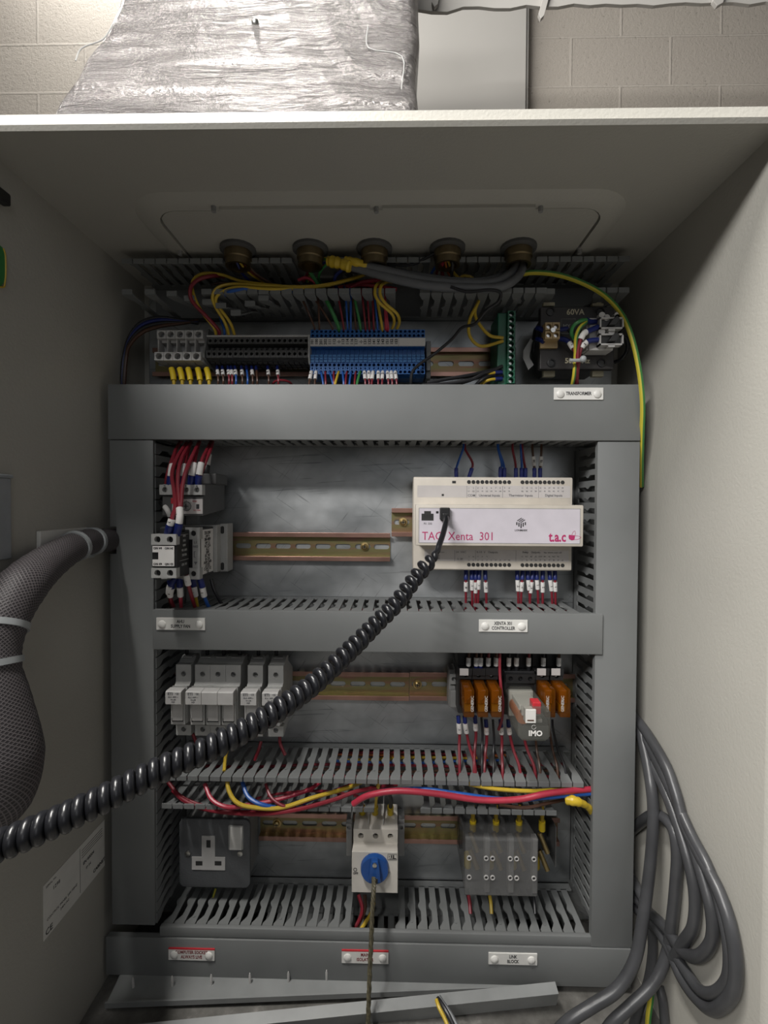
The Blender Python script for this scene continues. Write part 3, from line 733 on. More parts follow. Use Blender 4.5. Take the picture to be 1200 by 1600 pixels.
# dark grey terminals
x0, x1, z0, z1 = rect(323, 525, 482, 558, -50)
n = 19; p = (x1-x0)/n; zA = z1; zB = z0
proto = thing('terminal_block', '', 'terminal block', (x0, -9, zB), 'dark grey terminals in the top row')
mb = B(); h = (zA-zB)
mb.prism([(-9, zB), (-40, zB-3), (-45, zB-2), (-45, zB+h*.30), (-38, zB+h*.34), (-36, zB+h*.62), (-41, zB+h*.66), (-41, zA), (-30, zA+3), (-9, zA+3)], 'x', x0+.15, x0+p-.15)
mb.cell(x0+.15, x0+p-.15, zB-1, zB+h*.30, -52, 7, 1.9, 10); mb.cell(x0+.15, x0+p-.15, zA-h*.34, zA-1, -48, 7, 1.9, 10)
mb.cyl((x0+p/2, -42, zB+h*.48), (0, 1, 0), 1.9, 6, 8)
for k in range(3): mb.box(x0+.8, x0+p-.8, -40+k*10, -35+k*10, zB-4.2, zB-2)
mb.build('body', M['dgrey'], proto)
B().box(x0+.1, x0+p-.1, -50, -36, zA-.8, zA+1).build('marker_strip', M['lgrey'], proto)
for i in range(n):
    o = proto if i == 0 else copy_tree(proto)
    o.location.x = (x0+p*i)*MM; o['label'] = 'dark grey rail terminal, %s in the dark strip' % nth(i, n)
b = B(); b.prism([(-9, zB-12), (-50, zB-8), (-54, zB), (-54, zA), (-38, zA+5), (-9, zA+6)], 'x', x1, x1+2, 0.4)
tag(b.build('end_plate', M['grey']), 'light grey end plate between dark grey and blue terminals', 'end plate')
DTX, DTP = x0, p
# blue terminals
x0, x1, z0, z1 = rect(485, 513, 664, 586, -50)
n = 26; p = (x1-x0)/n
zy = lambda py, y=-52: at(575, py, y).z
proto = thing('terminal_block', '', 'terminal block', (x0, -9, z0), 'blue terminals in the top row')
mb = B(); X0, X1 = x0+.12, x0+p-.12
mb.prism([(-9, z0+2), (-40, z0-1), (-46, z0), (-46, zy(567)), (-50, zy(566)), (-50, zy(553)), (-42, zy(552)), (-42, zy(542)), (-50, zy(541)), (-50, zy(528)), (-44, zy(526)), (-44, z1), (-30, z1+3), (-9, z1+3)], 'x', X0, X1)
mb.cell(X0, X1, zy(520), zy(514), -50, 6, 1.7, 8); mb.cell(X0, X1, zy(526.5), zy(520.3), -50, 6, 1.7, 4)
mb.cell(X0, X1, zy(573.5), zy(567), -52, 6, 1.8, 4); mb.cell(X0, X1, zy(577.5), zy(573.7), -52, 6, 1.0, 8); mb.cell(X0, X1, zy(584.5), zy(577.7), -52, 6, 1.8, 8)
mb.build('body', M['blue'], proto)
mb = B()
for k in range(3): mb.box(X0+.5, X1-.5, -51, -49.5, zy(565.3-k*4.2), zy(562.2-k*4.2))
mb.build('clip_window', M['lblue'], proto)
txt = ['101', '100', '201', '202', '111', '112', '-|-', '113', '114', '116', '117', '-|-', '131', '132', '141', '142', '143', '151', '152', '153'] + ['']*6
roots = []
for i in range(n):
    o = proto if i == 0 else copy_tree(proto)
    o.location.x = (x0+p*i)*MM; roots.append(o)
for i, o in enumerate(roots):
    o['label'] = ('blue rail terminal marked %s, %s' % (txt[i].replace('-|-', 'earth'), nth(i, n))) if txt[i] else 'blue rail terminal with a blank marker, %s in the strip' % nth(i, n)
    a = x0+p*i
    mk = B().box(a+(.25 if i in (10, 20) else 0), a+p, -52.4, -49.8, zy(540.5), zy(528)).build('marker', M['paper'], o)
    if txt[i]:
        mb = B(); put_text(mb, txt[i], 4.4, a+p/2, -52.6, (zy(540.5)+zy(528))/2, bold=0.12, rot=90 if i % 2 else 90, ext=0.06); mb.build('lettering', M['ink'], mk)
BTX, BTP = x0, p
x0, x1, z0, z1 = rect(664, 536, 673, 595, -32)
tag(B().box(x0+1, x1, -34, -9, z0+2, z1+2, 1).box(x0+1, x1-1, -40, -34, z0+10, z1-12, .6).build('end_stop', M['mgrey']), 'grey rail end stop at the right of the blue terminals', 'end stop')

# green vertical terminal strip
x0, x1, z0, z1 = rect(781, 487, 804, 600, -55)
t = thing('earth_terminal_strip', 'dark green upright screw terminal strip left of the transformer', 'terminal strip', (x0, -9, z0))
mb = B(); mb.box(x0-2, x1-8, -52, -12, z0-2, z1, 1); c1_ = x1-8; ph = (z1-z0)/12
for k in range(12): mb.cell(c1_-.5, x1, z0+ph*k+.2, z0+ph*(k+1)-.2, -58, 8, 3.0, 10)
mb.box(c1_-.5, x1, -50, -12, z0-2, z1)
mb.build('body', M['gterm'], t)
mb = B()
for k in range(12): mb.lathe([(2.4, 0), (2.0, 1.2)], ((c1_+x1)/2-.2, -51, z0+ph*(k+.5)), (0, -1, 0), 8)
mb.build('screws', M['steel'], t)
b = B().box(x1-4, x1+13, -10, -3, z0-5, at(800, 545, -6).z); tag(b.build('support_bracket', M['mgrey']), 'grey bracket beside the green terminal strip', 'bracket')

# transformer
x0, x1, z0, z1 = rect(844, 479, 960, 577, -62)
t = thing('transformer', 'black control transformer with gold 60VA print in the top row', 'transformer', ((x0+x1)/2, -2, z0-8))
ob = B().box(x0, x1, -62, -54, z0, z1, 1).build('front_plate', M['trafo'], t)
B().box(x0+14, x1-12, -54, -10, z0+2, z1-2).build('core', M['dgrey'], t)
b = B(); b.cyl((x0+6, -34, (z0+z1)/2+1), (1, 0, 0), 27, x1-x0-14, 20); b.build('winding', M['black'], t, True)
mb = B()
for px, py in ((860, 487), (938, 487), (861, 567), (940, 567)):
    c = at(px, py, -62); mb.lathe([(4.8, 0), (4.8, 1.2), (3, 1.6), (3, .6)], (c.x, -62, c.z), (0, -1, 0), 12)
mb.build('bolts', M['black'], t, True)
mb = B(); c = at(899, 488, -62); put_text(mb, '60VA', 8.6, c.x, -62.2, c.z, bold=0.18)
c = at(902, 564, -62); put_text(mb, '50/60Hz', 8.0, c.x, -62.2, c.z, bold=0.18); mb.build('lettering', M['gold'], t)
mb = B(); c = at(888, 510, -62); mb.tube([Vector((c.x+a, -62.3, c.z+q)) for a, q in ((-8, -8), (8, -8), (8, 8), (-8, 8), (-8, -8))], .4, 4); put_text(mb, 'MY', 6, c.x-2, -62.2, c.z, bold=.1); mb.build('maker_mark', M['mgrey'], t)
for px in (858, 934):
    c = at(px, 584, -50); B().box(c.x-7, c.x+6, -52, -46, c.z-3.5, c.z+4, .6).build('mounting_tab', M['gold'], t)
    c = at(px, 476, -50); B().box(c.x-7, c.x+6, -52, -46, c.z-2, c.z+2, .6).build('mounting_tab', M['gold'], t)
mb = B()   # lead identity collar
q0 = smooth_path([at(832, 540, -50), at(826, 556, -50), at(830, 575, -52)], 4)
for a, c in zip(q0, q0[1:]): pass
mb.prism([(at(829, 0, -50).x + dx, at(830, py, -50).z) for dx, py in ((4, 529), (-4, 548), (-4, 560), (2, 578), (8, 570), (3, 558), (5, 540), (7, 532))], 'y', -50, -49)
mb.build('coil_label', M['mgrey'], t)
# tan terminal
x0, x1, z0, z1 = rect(851, 504, 874, 531, -74)
tt = thing('screw_connector', 'tan four-screw connector on the left of the transformer', 'connector', (x0, -62, z0))
mb = B(); hx, hz = (x0+x1)/2, (z0+z1)/2
for a in (0, 1):
    for c in (0, 1): mb.cell((x0, hx)[a]+.15, (hx, x1)[a]-.15, (z0, hz)[c]+.5, (hz, z1)[c]-.5, -76, 6, 2.7, 10)
mb.box(x0, x1, -70, -62.2, z0+.5, z1-.5); mb.box(x0-2, x1+1, -66, -62.2, z0-6, z0+1)
mb.build('body', M['tan'], tt)
mb = B(); mb.lathe([(2.6, 0), (2.6, 1.6)], (hx, -76.4, hz), (0, -1, 0), 10)
for a in (0, 1):
    for c in (0, 1): mb.lathe([(2.2, 0), (2.2, 1)], ((x0+hx, hx+x1)[a]/2, -71.5, (z0+hz, hz+z1)[c]/2), (0, -1, 0), 8)
mb.build('screws', M['steel'], tt)
# pale double fuse terminal
x0, x1, z0, z1 = rect(936, 508, 973, 540, -86)
tt = thing('fuse_terminal', 'pale grey two-way fuse connector on the right of the transformer', 'connector', (x0, -62, z0))
mb = B(); mb.box(x0-8, x1-7, -80, -62.2, z0-3, z1+10, .8)
for k in (0, 1):
    a = z0+k*17
    # frame around a dark carrier
    mb.box(x0, x1, -88, -80, a, a+1.6); mb.box(x0, x1, -88, -80, a+10.5, a+12); mb.box(x0, x0+1.4, -88, -80, a, a+12); mb.box(x1-1.4, x1, -88, -80, a, a+12)
    mb.box(x0+9, x1-9, -88, -80, a-2, a+.5)
    for q in (3, 19 if k else 13): mb.lathe([(3.4, 0), (3.4, 6)], (x0+q, -80, a+15), (0, -1, 0), 12)
mb.lathe([(3.4, 0), (3.4, 6)], (x0+8, -80, z1+8), (0, -1, 0), 12); mb.lathe([(3.4, 0), (3.4, 6)], (x0+19, -80, z1+8), (0, -1, 0), 12)
mb.box(x0-10, x0, -78, -64, z0-2, z0+10, .8); mb.box(x0-10, x0, -78, -64, z0+16, z0+28, .8)
mb.build('housing', M['lgrey'], tt)
mb = B()
for k in (0, 1):
    a = z0+k*17; mb.box(x0+1.4, x1-1.4, -85, -80, a+1.6, a+10.5); mb.prism([(x0+8, a+3), (x1-9, a+3), (x1-5, a+9), (x1-8, a+13), (x0+12, a+9)], 'y', -91, -84, .5)
mb.build('fuse_carrier', M['black'], tt)
# ------------------------------------------------------------------ controller
bx0, bx1, bz0, bz1 = rect(649, 788.5, 912, 853.5, -76)
dx0, dx1, _, _ = rect(646, 745, 893, 892, -46)
dz1 = at(770, 745, -46).z; dz0 = at(770, 892, -46).z
t = thing('controller', 'cream building controller with magenta printing on its raised white front', 'controller', ((dx0+dx1)/2, -9, dz0))
mb = B()
mb.prism([(-9, dz0+3), (-9, dz1-3), (-30, dz1), (-46, dz1-.5), (-48, dz1-2), (-48, dz0+2), (-46, dz0+.5), (-30, dz0)], 'x', dx0, dx1, 0.8)
mb.box(bx0+2.5, bx1-3, -70, -46, bz0+1, bz1-1, 1)
mb.build('body', M['cream'], t, True)
mb = B()     # raised hood with a frame round the facia
mb.box(bx0, bx1, -76, -66, bz0, bz1, 1.6)
mb.build('hood', M['cream'], t, True)
fx0, fx1, fz0, fz1 = rect(655, 795, 906, 848.5, -76)
y = -76.15
b = B(); b.box(fx0-.6, fx1+.6, -76.1, -75.9, fz0-.6, fz1+.6); b.build('facia_groove', M['mgrey'], t)
fac = B().box(fx0, fx1, -76.25, -75.9, fz0, fz1).build('facia', M['facia'], t)
def fp(cx, cy, yy=-76): # crop coords (x1200/280, origin 640,735) -> point
    return at(640+cx*280/1200, 735+cy*280/1200, yy)
mb = B()
c = fp(82, 441); put_text(mb, 'TAC  Xenta  301', 12.8, c.x, -76.35, c.z, align='LEFT', fit=76.5)
mb.build('model_lettering', M['magenta'], fac)
mb = B()
c = fp(932, 447); put_text(mb, 't.a.c', 15, c.x, -76.35, c.z, bold=0.38, align='LEFT', fit=18.6)
c = fp(1092, 445); c.y = -76.4
mb.prism([(c.x-4.2, c.z+2.2), (c.x-4.6, c.z), (c.x-3.8, c.z-2.6), (c.x-1, c.z-3.9), (c.x+1.6, c.z-3.2), (c.x+2.2, c.z-.5), (c.x+2.5, c.z+1.6)], 'y', -76.45, -76.3)
L1 = smooth_path([(c.x-1, -76.4, c.z+2.2), (c.x+.2, -76.4, c.z+5), (c.x+2.2, -76.4, c.z+6.4), (c.x+2.8, -76.4, c.z+4), (c.x+2.4, -76.4, c.z+1.6)], 4); mb.tube(L1, .18, 4)
L1 = smooth_path([(c.x+2.4, -76.4, c.z+1.2), (c.x+6, -76.4, c.z+.8), (c.x+8.8, -76.4, c.z-.6), (c.x+5.5, -76.4, c.z-2.6), (c.x+1.6, -76.4, c.z-3.1)], 4); mb.tube(L1, .18, 4)
mb.build('maker_emblem', M['magenta'], fac)
mb = B(); c = fp(746, 352); u = 2.05
for k in range(-2, 3):    # bars of the cube emblem
    x = c.x+k*u*1.12; h = 6.4 - abs(k)*1.5
    zt_ = c.z - 1.2 + (abs(k)*0.9)*.6
    mb.box(x-.62, x+.62, -76.4, -76.3, c.z-1.0+abs(k)*.55-h*.72, c.z-0.2+abs(k)*.55)
for k in (-1, 0, 1):
    ox, oz = c.x+k*1.75, c.z+3.0-k*.95
    mb.prism([(ox-2.9, oz-1.5), (ox-2.0, oz-1.95), (ox+2.9, oz+1.5-.25), (ox+2.0, oz+1.95-.25)], 'y', -76.4, -76.3)
c = fp(746, 402); put_text(mb, 'LONMARK', 3.0, c.x, -76.35, c.z, bold=.05, sx=.95)
mb.build('certification_mark', M['ink'], fac)
mb = B(); c = fp(122, 356); put_text(mb, 'RS  232', 2.9, c.x, -76.35, c.z, sx=1.0); mb.build('socket_lettering', M['ink'], fac)
# sockets
def jack(px0, py0, px1, py1, name):
    a, d = fp(px0, py0), fp(px1, py1); x0, x1, z1, z0 = a.x, d.x, a.z, d.z
    m_ = (x0+x1)/2; w_ = x1-x0; h_ = z1-z0
    mb = B(); y = -76.45
    mb.prism([(x0, z0), (x1, z0), (x1, z1-h_*.27), (x1-w_*.22, z1-h_*.27), (x1-w_*.22, z1), (x0+w_*.22, z1), (x0+w_*.22, z1-h_*.27), (x0, z1-h_*.27)], 'y', y, y+.3)
    mb.m = 1
    for k in range(8): mb.box(x0+w_*.2+k*w_*.08, x0+w_*.2+k*w_*.08+.4, y-.1, y, z0+h_*.3, z1-h_*.35)
    mb.build(name, [M['hole'], M['ink']], fac)
jack(80, 272, 160, 336, 'socket'); jack(210, 274, 266, 338, 'socket')
a, d = fp(177, 273), fp(193, 288); B().box(a.x, d.x, -76.5, -76.2, d.z, a.z).build('indicator', M['ink'], fac)
# tiers of terminals
for (cy, zl) in ((79, 0), (634, 1)):
    mb = B()
    xs_ = []
    for g0_, g1_ in ((397, 666), (755, 1024)):
        a, d = fp(g0_, cy, -48), fp(g1_, cy, -48)
        for k in range(10): xs_.append(a.x+(d.x-a.x)*k/9)
    for x in xs_: mb.lathe([(2.15, 0), (2.15, .5), (1.8, .5), (1.8, .1)], (x, -48, a.z), (0, -1, 0), 12, True)
    mb.build('terminal_holes', M['hole'], t)
a, d = fp(52, 100, -48), fp(1075, 185, -48)
ul = B().box(a.x, d.x, -48.15, -47.9, d.z, a.z).build('upper_legend', M['facia2'], t)
mb = B()
def tx(body, size, cx, cy, yy=-48.3, **k):
    c = fp(cx, cy, -48); put_text(mb, body, size, c.x, yy, c.z, **k)
for cx, s in ((414, 'COM'), (534, 'Universal Inputs'), (744, 'Thermistor Inputs'), (964, 'Digital Inputs')): tx(s, 3.7, cx, 168, bold=.04)
for cx in (384, 445, 623, 864):
    a, d = fp(cx, 104, -48), fp(cx, 184, -48); mb.box(a.x-.15, a.x+.15, -48.25, -48.1, d.z, a.z)
U = ['C1', 'C2', 'U1', 'M', 'U2', 'U3', 'M', 'U4', 'B1', 'M', 'B2', 'B3', 'M', 'B4', 'X1', 'M', 'X2', 'X3', 'M', 'X4']
for i, s in enumerate(U):
    cx = 397+i*29.9 if i < 10 else 755+(i-10)*29.9
    tx(str(i+1), 2.1, cx, 118); tx(s, 2.1, cx, 140)
mb.build('lettering', M['gink'], ul)
a, d = fp(285, 70, -48), fp(309, 86, -48); B().box(a.x, d.x, -48.4, -48, d.z, a.z).build('vent_slot', M['hole'], t)
a, d = fp(215, 158, -48), fp(229, 171, -48); B().box(a.x, d.x, -48.5, -48, d.z, a.z).build('indicator', M['hole'], t)
a, d = fp(100, 528, -48), fp(1065, 612, -48)
ul = B().box(a.x, d.x, -48.15, -47.9, d.z, a.z).build('lower_legend', M['facia2'], t)
mb = B()
for cx in (302, 442, 712):
    a, d = fp(cx, 534, -48), fp(cx, 610, -48); mb.box(a.x-.15, a.x+.15, -48.25, -48.1, d.z, a.z)
tx('24  VAC', 3.4, 344, 547); tx('5  W', 3.2, 338, 593); tx('0-10  V   Outputs', 3.4, 520, 548); tx('Relay   Outputs', 3.2, 815, 549); tx('Max. 250VAC 250V~2W', 2.0, 958, 552); tx('Made in Sweden', 2.0, 195, 547)
Lw = ['G', 'G0', 'Y1', 'M', 'Y2', '', '', '', '', '', 'K1', 'KC1', 'K2', 'K3', 'KC2', 'K4', 'K5', 'KC3', 'K6', '']
for i, s in enumerate(Lw):
    cx = 397+i*29.9 if i < 10 else 755+(i-10)*29.9
    tx(str(21+i), 1.9, cx, 602)
    if s: tx(s, 1.9, cx, 578)
tx('CE', 6.5, 180, 580, bold=.12)
mb.build('lettering', M['gink'], ul)

# ------------------------------------------------------------------ wires
WN = {'red': 'red', 'bred': 'red', 'wblue': 'blue', 'yellow': 'yellow', 'green': 'green', 'wblack': 'black', 'brown': 'brown', 'orange': 'orange', 'wgrey': 'grey', 'earth': 'green-and-yellow', 'wdgrey': 'grey', 'navy': 'dark blue'}
def sub(path, s0, s1):
    out = []; L = 0
    for a, c in zip(path, path[1:]):
        d = (c-a).length
        for q in (s0, s1):
            if L <= q <= L+d and d > 0:
                p = a.lerp(c, (q-L)/d)
                if not out or (p-out[-1]).length > 1e-4: out.append(p)
        L += d
        if s0 < L < s1: out.append(c.copy())
    return out
def wire(col, pts, r, label, group=None, fer=None, mark=None, fl=10, ml=9, mo=0.6, txt='', fr=None, n=5, name='wire', cat='wire', foff=0.0, sub_=None, mark2=None):
    P = smooth_path([p if isinstance(p, Vector) else at(*p) for p in pts], n)
    main = B(); main.tube(P, r, 8 if r < 3 else 12)
    if fer is None and mark is None:
        o = main.build(name, M[col], None, True); return tag(o, label, cat, group)
    o = thing(name, label, cat, P[0], group); main.build('core', M[col], o, True)
    s = foff
    if fer:
        fr = fr or r*1.45
        q = sub(P, s, s+fl)
        if len(q) > 1:
            mb = B(); rr = [fr*1.0]*len(q); mb.tube(q, rr, 10); mb.build('ferrule', M[fer], o, True)
        s += fl
    for m_ in ([mark] if mark is not None else []) + ([mark2] if mark2 else []):
        s += mo; q = sub(P, s, s+ml); s += ml
        if len(q) > 1:
            mr = r*1.5+.35; mb = B(); mb.tube(q, mr, 10); k = mb.build('number_sleeve', M['paper'], o, True)
            if m_:
                c = (q[0]+q[-1])/2; d = (q[-1]-q[0]); ang = math.degrees(math.atan2(d.z, d.x))
                if ang < 0: ang += 180
                mb = B(); put_text(mb, m_, 3.3, c.x, c.y-mr-.1, c.z, bold=.14, rot=ang, ext=.05); mb.build('lettering', M['ink'], k)
    return o
TUBES = None
# wires into the blue terminals from above
g = 'control wires rising from the blue terminals'
top = [(491, 'brown', 470), (499, 'brown', 497), (519, 'brown', 489), (529, 'green', 507), (537, 'red', 528), (543, 'wblue', 540), (548, 'wblue', 548), (556, 'brown', 551), (563, 'green', 553), (571, 'red', 566), (577, 'red', 574), (584, 'red', 582), (590, 'wblue', 585), (597, 'yellow', 588), (603, 'bred', 601), (606, 'bred', 600)]
for i, (px, col, px2) in enumerate(top):
    r = 2.2 if (col == 'green' and i == 3) else (1.6 if col in ('bred', 'green', 'yellow') else 1.15)
    wire(col, [(px, 517, -47), (px, 511, -53), ((px*.6+px2*.4), 490, -60), (px2, 462, -58), (px2-2, 448, -45), (px2-8, 440, -30)], r,
         '%s wire bending down into the blue terminals, %s' % (WN[col], nth(i, len(top))), g)
for i, (dx, dr) in enumerate(((0, 0), (8, 4))):
    wire('yellow', [(612+dx, 515, -47), (616+dx, 503, -58), (612+dx, 490, -70), (594+dx, 474, -78), (586+dx, 460, -80), (588+dx, 446, -76), (598+dx, 440, -60), (604+dx, 441, -40)], 1.7,
         '%s of two fat yellow wires looping over the trunking lip into the blue terminals' % ('left' if i == 0 else 'right'), g)
# below the blue terminals
g = 'wires leaving the underside of the blue terminals'
low = [(487, 'brown', '1/0', -4), (494, 'brown', '0/0', -2), (501, 'wblue', None, 4), (508, 'red', None, 1), (514, 'wblue', None, 6), (521, 'red', None, 1), (530, 'yellow', None, -6), (535, 'wblue', None, 2), (542, 'red', None, -2), (549, 'wblue', None, -3), (556, 'red', None, -2), (563, 'green', None, -5), (569, 'red', '1/10', 2), (576, 'red', '1/24', 1), (583, 'red', '1/1', -2), (591, 'red', '1/00', 0), (598, 'red', '2/42', -1), (605, 'red', '1/10', 2), (611, 'red', '1/0', 2), (617, 'red', '2/13', 3)]
for i, (px, col, m_, dx) in enumerate(low):
    wire(col, [(px, 579, -48), (px+dx*.4, 586, -55), (px+dx, 600, -60), (px+dx, 612, -55), (px+dx, 640, -30)], 1.5 if col in ('yellow', 'green') else 1.15,
         '%s wire %sbelow the blue terminals, %s' % (WN[col], 'with number sleeve ' if m_ else '', nth(i, len(low))), g, mark=m_, ml=13, mo=3.5)
# above dark terminals: big red, two yellow, blue
g = 'wires arching from the top trunking into the dark terminals'
for col, pts, r, lb in (
    ('yellow', [(338, 525, -46), (334, 512, -56), (316, 488, -66), (303, 462, -72), (301, 440, -70), (316, 428, -66), (345, 429, -62), (380, 440, -60), (440, 447, -55)], 1.7, 'outer yellow wire arching over the left of the trunking'),
    ('red', [(343, 525, -46), (341, 515, -54), (322, 494, -66), (300, 470, -76), (298, 450, -78), (310, 437, -74), (334, 431, -66), (350, 433, -50)], 2.1, 'fat red wire arching beside the outer yellow wire'),
    ('wblue', [(351, 525, -46), (350, 514, -52), (345, 500, -50), (342, 480, -40)], 1.3, 'short blue wire dropping into the dark terminals'),
    ('yellow', [(358, 525, -46), (352, 505, -60), (337, 480, -72), (332, 464, -76), (340, 450, -76), (365, 444, -72), (420, 447, -74), (480, 448, -73), (520, 443, -68), (560, 432, -55)], 1.7, 'left one of two parallel yellow wires arching into the dark terminals'),
    ('yellow', [(367, 525, -46), (360, 505, -60), (344, 482, -70), (337, 470, -74), (344, 458, -76), (370, 449, -76), (430, 452, -77), (500, 448, -72), (550, 436, -62), (575, 427, -50)], 1.7, 'right one of two parallel yellow wires arching into the dark terminals'),
    ('wblue', [(347, 468, -60), (356, 457, -76), (385, 452, -76), (440, 454, -70), (470, 459, -60)], 2.0, 'blue wire lying level inside the top trunking'),
    ('brown', [(330, 445, -50), (350, 442, -48), (400, 452, -40), (450, 458, -35)], 1.4, 'dark brown wire deep inside the left of the top trunking')):
    wire(col, pts, r, lb, g)
# below dark terminals
g = 'wires leaving the underside of the dark terminals'
for i, (px, col, m_) in enumerate(((340, 'brown', '7'), (348, 'brown', '20'), (357, 'red', '15'), (362, 'red', '1'), (368, 'wblue', '20'), (378, 'brown', '24'), (386, 'wblue', None), (394, 'brown', '7'), (401, 'brown', None), (419, 'brown', '10'), (434, 'red', '23'))):
    wire(col, [(px-1, 573, -40), (px, 580, -46), (px+1, 592, -52), (px+1, 604, -50), (px, 640, -30)], 1.2, '%s %s wire below the dark terminals, %s' % ('sleeved' if m_ else 'unsleeved', WN[col], nth(i, 11)), g, fer='navy', fl=8, mark=m_, ml=8)
wire('red', [(424, 603, -40), (430, 596, -50), (440, 594, -52), (452, 597, -48), (458, 604, -40)], 1.3, 'short red wire loop below the dark terminals', g)
g = 'fat yellow ferrules under the pale grey terminals'
for i, px in enumerate((271, 284, 297, 312, 326)):
    wire('yellow', [(px-3, 576, -46), (px, 588, -50), (px+1, 600, -52), (px+1, 610, -50), (px, 640, -30)], 2.0, 'thick yellow-sleeved conductor under the pale grey terminals, %s of five' % nth(i, 5), g, fer='yferrule', fl=17, fr=3.3)
# dark blue / black cables at top left
g = 'dark cables curving over the pale grey terminals'
for i, (dy, col, lb) in enumerate(((0, 'wblack', 'upper black'), (4, 'navy', 'middle dark blue'), (9, 'wblack', 'lower black'), (14, 'brown', 'lowest dark brown'))):
    wire(col, [(310, 505-dy*.3, -25), (280, 500+dy*.4, -34), (250, 496+dy, -40), (222, 503+dy*1.2, -42), (203, 525+dy, -42), (193+dy*.3, 560, -40), (190+dy*.3, 600, -40), (190+dy*.3, 640, -30)], 2.1, '%s cable curving left over the pale grey terminals and down behind the lid' % lb, g)
# thick bundle in the top trunk
cbl = 'grey cables crossing the top trunking'
wire('wgrey', [(808, 398, -60), (806, 415, -72), (795, 430, -80), (770, 441, -84), (720, 443, -84), (660, 437, -84), (610, 425, -84), (560, 412, -82), (520, 408, -76)], 4.6, 'upper grey cable swooping from the right gland across the trunking', cbl, name='cable', cat='cable', n=6)
wire('wgrey', [(818, 400, -64), (816, 420, -76), (803, 438, -84), (775, 450, -88), (720, 450, -88), (660, 445, -86), (610, 434, -84), (562, 420, -80), (530, 412, -72)], 4.6, 'lower grey cable swooping from the right gland across the trunking', cbl, name='cable', cat='cable', n=6)
wire('wgrey', [(800, 395, -55), (790, 425, -60), (740, 438, -70), (660, 430, -70), (600, 418, -66)], 2.6, 'thin grey cable lying behind the two thick grey cables', cbl, name='cable', cat='cable')
P = smooth_path([at(548, 417, -84), at(530, 411, -82), at(513, 408, -78)], 6)
b = B(); b.tube(P, [5.6+.7*math.sin(i*2.1)+.5*math.sin(i*.9) for i in range(len(P))], 12); tag(b.build('tape_wrap', M['tape'], None, True), 'yellow tape wrapped round the cut end of the grey cables', 'tape')
P = smooth_path([at(574, 414, -84), at(552, 409, -84), at(540, 407, -82)], 6)
b = B(); b.tube(P, [4.2+.4*math.sin(i*1.7) for i in range(len(P))], 10); tag(b.build('tape_wrap', M['tape'], None, True), 'smaller twist of yellow tape to the right of the main tape wrap', 'tape')
g = 'stripped cores bending down from the taped cable end'
for i, (col, pts, r) in enumerate((('earth', [(516, 406, -76), (500, 404, -72), (490, 411, -66), (483, 424, -52), (480, 440, -40)], 2), ('red', [(516, 411, -76), (500, 418, -70), (484, 423, -60), (474, 440, -40)], 1.6), ('navy', [(516, 409, -76), (500, 413, -70), (486, 418, -60), (478, 432, -40)], 1.7),
     ('green', [(512, 412, -76), (503, 420, -70), (498, 432, -60), (500, 448, -40)], 1.5), ('green', [(484, 424, -66), (494, 440, -60), (502, 455, -50)], 2.2), ('bred', [(466, 438, -60), (478, 434, -62), (490, 440, -60), (500, 452, -50)], 1.8), ('navy', [(536, 420, -70), (524, 432, -66), (524, 446, -58), (532, 458, -45)], 1.9), ('brown', [(532, 420, -70), (522, 434, -62), (519, 450, -45)], 1.5), ('bred', [(600, 438, -55), (570, 440, -52), (545, 450, -48)], 2.2), ('bred', [(620, 452, -50), (580, 446, -50), (552, 445, -45), (520, 452, -40)], 2.2))):
    wire(col, pts, r, '%s core in the tangle under the yellow tape, %s' % (WN[col], ['uppermost, arching left', 'sloping down-left', 'next to the uppermost one', 'short and curved', 'straight and steep', 'arched hook', 'looping behind a finger', 'thin and vertical', 'long and level', 'lowest and level'][i]), g)
g = 'cores hanging from the left and fourth glands'
for i, (col, p0, p1, r) in enumerate((('yellow', (370, 403), (412, 442), 1.3), ('red', (375, 403), (420, 442), 1.4), ('navy', (368, 405), (395, 444), 1.4), ('brown', (378, 404), (428, 446), 1.4), ('wblue', (690, 402), (668, 440), 1.4), ('bred', (693, 402), (694, 438), 1.8), ('red', (690, 403), (682, 438), 1.5), ('yellow', (698, 402), (722, 440), 1.6), ('orange', (695, 404), (710, 440), 1.2), ('wblack', (700, 402), (708, 438), 1.6))):
    m_ = ((p0[0]+p1[0])/2-3, (p0[1]+p1[1])/2+3)
    wire(col, [(p0[0], p0[1], -80), (m_[0], m_[1], -66), (p1[0], p1[1], -48), (p1[0]+(14 if p1[0] > 400 and p1[0] < 500 else 4), p1[1]+14, -30)], r, '%s core dropping from the %s brass gland, %s' % (WN[col], 'leftmost' if i < 4 else 'fourth', ('innermost', 'second', 'third', 'outer', 'fifth', 'sixth')[i if i < 4 else i-4]), g)
wire('yellow', [(655, 436, -60), (690, 436, -58), (720, 442, -54), (760, 440, -48)], 1.4, 'thin yellow wire passing level behind the grey cables', 'stray wires in the top trunking')
wire('yellow', [(716, 438, -56), (724, 431, -62), (738, 434, -62), (744, 446, -56)], 1.4, 'small yellow loop right of the fourth gland', 'stray wires in the top trunking')
wire('wblack', [(590, 412, -70), (640, 414, -74), (664, 404, -78), (684, 394, -84), (700, 396, -86), (707, 410, -84), (706, 428, -76), (704, 440, -60)], 1.6, 'thin black cable looping round the fourth gland', 'stray wires in the top trunking')
wire('wblack', [(704, 448, -92), (730, 456, -92), (765, 453, -92), (782, 458, -90), (778, 472, -86), (760, 485, -80), (742, 506, -70), (722, 512, -64), (706, 530, -58), (680, 552, -56), (660, 566, -58), (645, 580, -62), (642, 598, -62), (644, 620, -50)], 1.7, 'long thin black cable trailing from the grey cables down across the blue terminals', 'stray wires in the top trunking', n=6)
